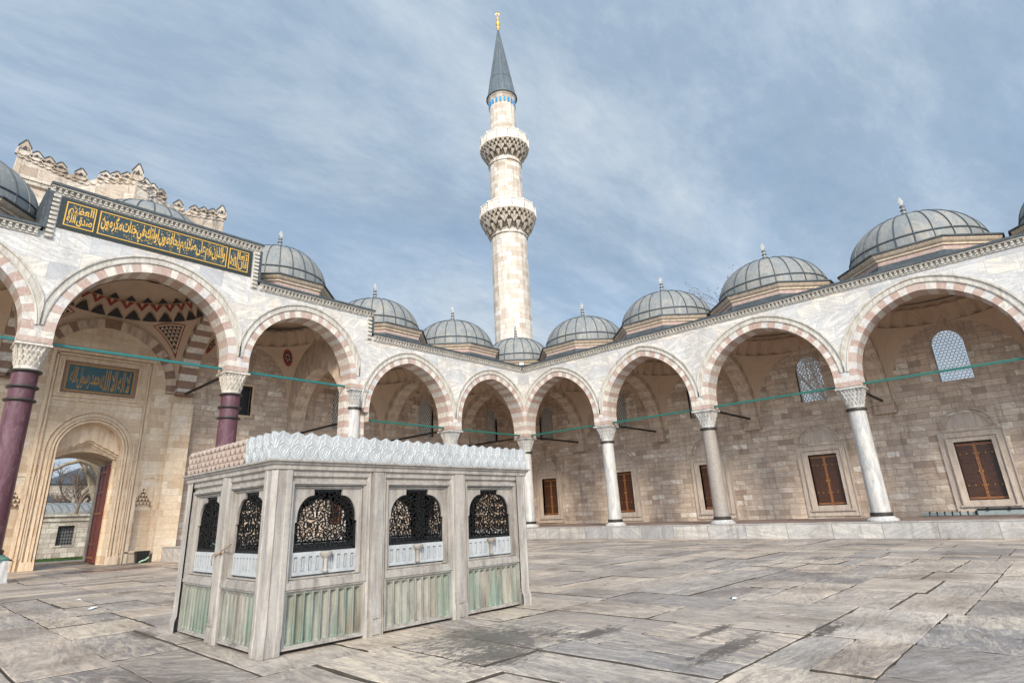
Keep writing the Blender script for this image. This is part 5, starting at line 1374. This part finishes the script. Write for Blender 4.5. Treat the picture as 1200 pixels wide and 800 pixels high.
mb.grid([[(-6.2, -3.0, 2.5), (34.2, -3.0, 2.5)], [(-6.2, -3.0, 3.1), (34.2, -3.0, 3.1)], [(-6.2, -5.2, 3.75), (34.2, -5.2, 3.75)], [(-6.2, -9, 4.1), (34.2, -9, 4.1)]], 0)
for i in range(70): x = -6+i*.58; mb.add([(x, -3, 3.12), (x+.06, -3, 3.12), (x+.06, -5.2, 3.78), (x, -5.2, 3.78)], 1); mb.add([(x, -5.2, 3.78), (x+.06, -5.2, 3.78), (x+.06, -9, 4.13), (x, -9, 4.13)], 1)
mb.build('roof', ['lead_sheet', 'dark_lead'], bl)
b2 = thing('domed_hall', (21, -56, -.75), 'larger hall with a steep grey lead roof behind the low barred building', 'building')
mb = MB(); mb.box(14.6, 25, -62, -52, -.75, 4.2); mb.build('wall', 'precinct_stone', b2)
mb = MB(); mb.grid([[(14.3, -51.7, 4.2), (25.3, -51.7, 4.2), (25.3, -62.3, 4.2), (14.3, -62.3, 4.2)], [(18.4, -56, 8.0), (20.2, -56, 8.0), (20.2, -58, 8.0), (18.4, -58, 8.0)]], 0, True, cap1=True); mb.build('roof', 'dark_lead', b2)
b3 = thing('precinct_building', (8, -70, -.75), 'pale stone house wall far behind the bare tree in the gateway', 'building')
mb = MB(); mb.box(2, 13.5, -78, -70, -.75, 7.2); mb.build('wall', 'precinct_stone', b3)
mb = MB(); mb.grid([[(1.7, -69.7, 7.2), (13.8, -69.7, 7.2), (13.8, -78.3, 7.2), (1.7, -78.3, 7.2)], [(6, -74, 9.6), (9, -74, 9.6), (9, -74.5, 9.6), (6, -74.5, 9.6)]], 0, True, cap1=True); mb.build('roof', 'dark_lead', b3)
# lamp post
lp = thing('lamp_post', (19.0, -14.2, -.7), 'slim black iron lamp post just outside the gateway', 'street lamp')
mb = MB(); mb.lathe((18.93, -15), [(.09, -.75), (.09, -.4), (.05, -.3), (.045, 2.4), (.07, 2.45), (.035, 2.5), (.03, 2.75)], 12, 0); mb.build('pole', 'black_iron', lp, smooth=40)
lp.location = (18.93, -15, -.75)
for o_ in COL.objects:
    if o_.parent == lp: o_.matrix_parent_inverse = Matrix.Translation(-Vector(lp.location))
mb = MB(); mb.lathe((18.93, -15), [(.07, 2.75), (.13, 3.05), (.14, 3.1)], 6, 0); mb.build('lamp_glass', 'lamp_glass', lp)
mb = MB(); mb.lathe((18.93, -15), [(.16, 3.09), (.15, 3.13), (.05, 3.28), (.02, 3.36)], 6, 0, cap0=True); mb.build('lamp_cap', 'black_iron', lp)

# trees
def tree(loc, h, label, seed, trunk_r=.25, levels=5, spread=.55, first=.3, bark='bark', group=None, lean=(0, 0), twmin=.012, leaves=0, split=3, limbs=None):
    r = random.Random(seed); t_ = thing('bare_tree', loc, label, 'tree', group); big = MB(); small = MB(); lv = MB(); tips = []
    base = Vector(loc)
    def grow(p, d, L, rad_, lev):
        pts = [p]; k = 4 if lev > 1 else 6; q = p.copy(); dd = d.copy()
        for i in range(k):
            dd = (dd+Vector((r.uniform(-1, 1), r.uniform(-1, 1), r.uniform(-.4, .7)))*.16).normalized(); q = q+dd*L/k; pts.append(q.copy())
        tgt = big if lev < 3 else small
        tgt.tube(pts, rad_, 7 if lev < 2 else (5 if lev < 4 else 3), 0, r2=max(twmin*.5, rad_*.62))
        if lev >= levels: tips.append(q); return
        n = split if lev else split+1
        for i in range(n):
            f = 1. if i == 0 else r.uniform(.45, 1.); s_ = pts[min(k, int(f*k))]
            az = r.uniform(0, 6.28); perp = dd.cross(Vector((math.cos(az), math.sin(az), .3))).normalized()
            nd = (dd*(1-spread*.5)+perp*spread*r.uniform(.6, 1.3)+Vector((0, 0, .12))).normalized()
            grow(s_, nd, L*r.uniform(.62, .86), max(twmin*.6, rad_*r.uniform(.5, .68)), lev+1)
    grow(base, Vector((lean[0], lean[1], 1)).normalized(), h*first, trunk_r, 0)
    if limbs:
        for pts, ra, rb in limbs: big.tube(pts, ra, 9, 0, r2=rb)
    big.build('trunk', bark, t_, smooth=60); cr = small.build('crown', 'twig_bark', t_)
    if leaves:
        for tp_ in tips:
            for _ in range(leaves):
                c = tp_+Vector((r.gauss(0, .12), r.gauss(0, .12), r.gauss(0, .12))); a = Vector((r.uniform(-1, 1), r.uniform(-1, 1), r.uniform(-1, 1))).normalized()*.055; b = a.orthogonal().normalized()*.04
                lv.add([tuple(c-a), tuple(c+b), tuple(c+a), tuple(c-b)])
        lv.build('dead_leaves', 'dry_leaf', t_, recalc=False)
    return t_
tree((14.75, -41.4, 2.68), 6.2, 'small dark bare tree forking low above the wall with barred windows', 21, .15, 6, .62, .27, split=3, lean=(-.1, 0))
tree((12.5, -52, -.75), 13.5, 'bare purplish tree rising behind the low lead roof', 5, .26, 6, .6, .24, split=3)
tree((17.5, -66, -.75), 15.5, 'tallest bare tree far behind the steep lead roof', 8, .3, 6, .6, .24, split=3)
from_pt = lambda *a: Vector(a)
tree((18.0, -17.2, -.75), 9, 'thick pale plane tree at the right edge of the gateway, one limb bent across it', 13, .34, 4, .5, .45, bark='plane_bark', split=2, lean=(-.02, 0),
     limbs=[([(18.05, -17.2, 2.9), (18.25, -17.1, 3.8), (18.65, -17.0, 4.6), (19.15, -16.9, 5.05), (19.7, -16.8, 5.2), (20.3, -16.8, 5.0), (20.9, -16.8, 4.62), (21.5, -16.8, 4.2)], .21, .05), ([(19.3, -16.9, 5.05), (19.55, -16.9, 4.75), (19.65, -17, 4.3), (19.55, -17, 3.9)], .05, .015)])
tree((-17.5, 6.4, -.75), 25.5, 'bare tree with dead leaves over the roof, two domes left of the right edge', 31, .28, 6, .55, .27, leaves=3)
tree((-17.5, 13.8, -.75), 20.5, 'few bare twigs over the roof, just left of the largest lead dome', 33, .24, 6, .55, .26, leaves=2)

# ================================================================ small things
fl = thing('floodlight', (-.9, -.9, 10.13), 'small black floodlight on the roof before the corner dome', 'floodlight')
F3 = dict(O=(.12, .12, 0), U=(-.707, .707, 0), N=(.707, .707, 0))
mb = MB(**F3); mb.box(-.17, .17, -.07, .07, 10.38, 10.62); mb.box(-.02, .02, -.03, .02, 10.13, 10.38); mb.box(-.19, -.17, -.03, .03, 10.3, 10.52); mb.box(.17, .19, -.03, .03, 10.3, 10.52)
mb.build('housing', 'black_plastic', fl)
mb = MB(**F3); mb.box(-.14, .14, .07, .076, 10.41, 10.59); mb.build('lens', 'lamp_glass', fl)
fl.location = (.12, .12, 10.13)
for o_ in COL.objects:
    if o_.parent == fl: o_.matrix_parent_inverse = Matrix.Translation(-Vector(fl.location))
bx = thing('waste_bin', (18.95, -5.62, 0), 'small open black bin holding a pale green rag, against the gate wall', 'bin')
mb = MB(); bz = [[(18.74, -5.75, .02), (19.16, -5.75, .02), (19.16, -5.45, .02), (18.74, -5.45, .02)], [(18.70, -5.79, .47), (19.20, -5.79, .47), (19.20, -5.41, .47), (18.70, -5.41, .47)], [(18.73, -5.76, .47), (19.17, -5.76, .47), (19.17, -5.44, .47), (18.73, -5.44, .47)], [(18.77, -5.72, .06), (19.13, -5.72, .06), (19.13, -5.48, .06), (18.77, -5.48, .06)]]
mb.grid(bz, 0, True, cap0=True, cap1=True); mb.build('bin_body', 'black_plastic', bx)
mb = MB(); mb.tube([(19.1, -5.36, .02), (19.0, -5.34, .08), (18.85, -5.33, .12), (18.74, -5.35, .22)], .035, 8, 0); mb.build('rag', 'green_rag', bx, smooth=60)
# metal ducting / bench bars standing on the gallery platform by the last shutters
rk = thing('metal_rail', (-5.6, 19.2, .6), 'low segmented grey-green metal rail lying on the platform along the wall', 'rail')
mb = MB(); mb.box(-5.78, -5.5, 18.45, 20.35, .61, .67)
for i in range(8): y = 18.45+i*.27; mb.box(-5.5, -5.44, y, y+.22, .62, .74); mb.box(-5.77, -5.46, y+.22, y+.25, .62, .78, 1)
mb.build('rail_bars', ['teal_metal', 'black_iron'], rk)
rk2 = thing('folded_barrier', (-5.6, 21.5, .6), 'flat grey metal box with dark lid below the shutters at the right edge', 'metal box')
mb = MB(); mb.box(-5.80, -5.30, 20.40, 23.3, .61, .80); mb.build('box_body', 'teal_metal', rk2)
mb = MB(); mb.box(-5.82, -5.28, 20.38, 23.32, .80, .86)
for i in range(4): mb.box(-5.28, -5.25, 20.7+i*.7, 20.8+i*.7, .78, .90)
mb.build('box_lid', 'black_iron', rk2)
# rope tied round the side post of the fountain
mb = MB(); cy_ = FY0+1.40; pts = []
for i in range(25):
    a = 2*math.pi*i/24; pts.append((FX1-.07+.115*math.cos(a), cy_+.155*math.sin(a), 1.04+.012*math.sin(3*a)))
mb.tube(pts, .009, 6, 0); mb.tube([(FX1+.03, cy_+.10, 1.04), (FX1+.02, cy_+.18, 1.09), (FX1+.015, cy_+.30, 1.12), (FX1+.01, cy_+.42, 1.17)], .008, 6, 0); mb.tube([(FX1+.045, cy_-.05, 1.03), (FX1+.05, cy_-.07, .96), (FX1+.045, cy_-.06, .90)], .008, 5, 0)
tag(mb.build('rope', 'rope_fibre', smooth=60), 'thin brown rope knotted round the middle post of the fountain side', 'rope')
def litter(name, pts, mat, label, z=.012):
    mb = MB(); mb.grid([[(x, y, z+h) for x, y, h in pts[:len(pts)//2]], [(x, y, z+h) for x, y, h in pts[len(pts)//2:]]], 0)
    k = len(mb.v); return tag(mb.build(name, mat), label, 'litter')
def scrap(cx_, cy_, L, W_, ang, label, mat='paper', seed=1):
    r = random.Random(seed); mb = MB(); ca, sa = math.cos(ang), math.sin(ang); rows = []; rows2 = []
    for j in range(4):
        row = []
        for i in range(8):
            x = (i/7-.5)*L*(1+r.uniform(-.05, .05)); y = (j/3-.5)*W_*(1+r.uniform(-.2, .2)); row.append((cx_+x*ca-y*sa, cy_+x*sa+y*ca, .014+r.uniform(0, .014)))
        rows.append(row)
    mb.grid(rows, 0); mb.grid([[(x, y, z-.003) for x, y, z in row] for row in rows], 0)
    return tag(mb.build('paper_scrap', mat), label, 'litter')
scrap(23.89, 8.1, .22, .07, 1.3, 'crumpled pale blue paper scrap farther from the camera, left of the fountain', seed=2)
scrap(24.05, 10.0, .36, .08, 1.1, 'long white paper scrap lying on the slab at bottom left', seed=4)
scrap(17.6, 19.43, .14, .06, .4, 'tiny white paper scrap on the open paving right of the fountain', seed=6)
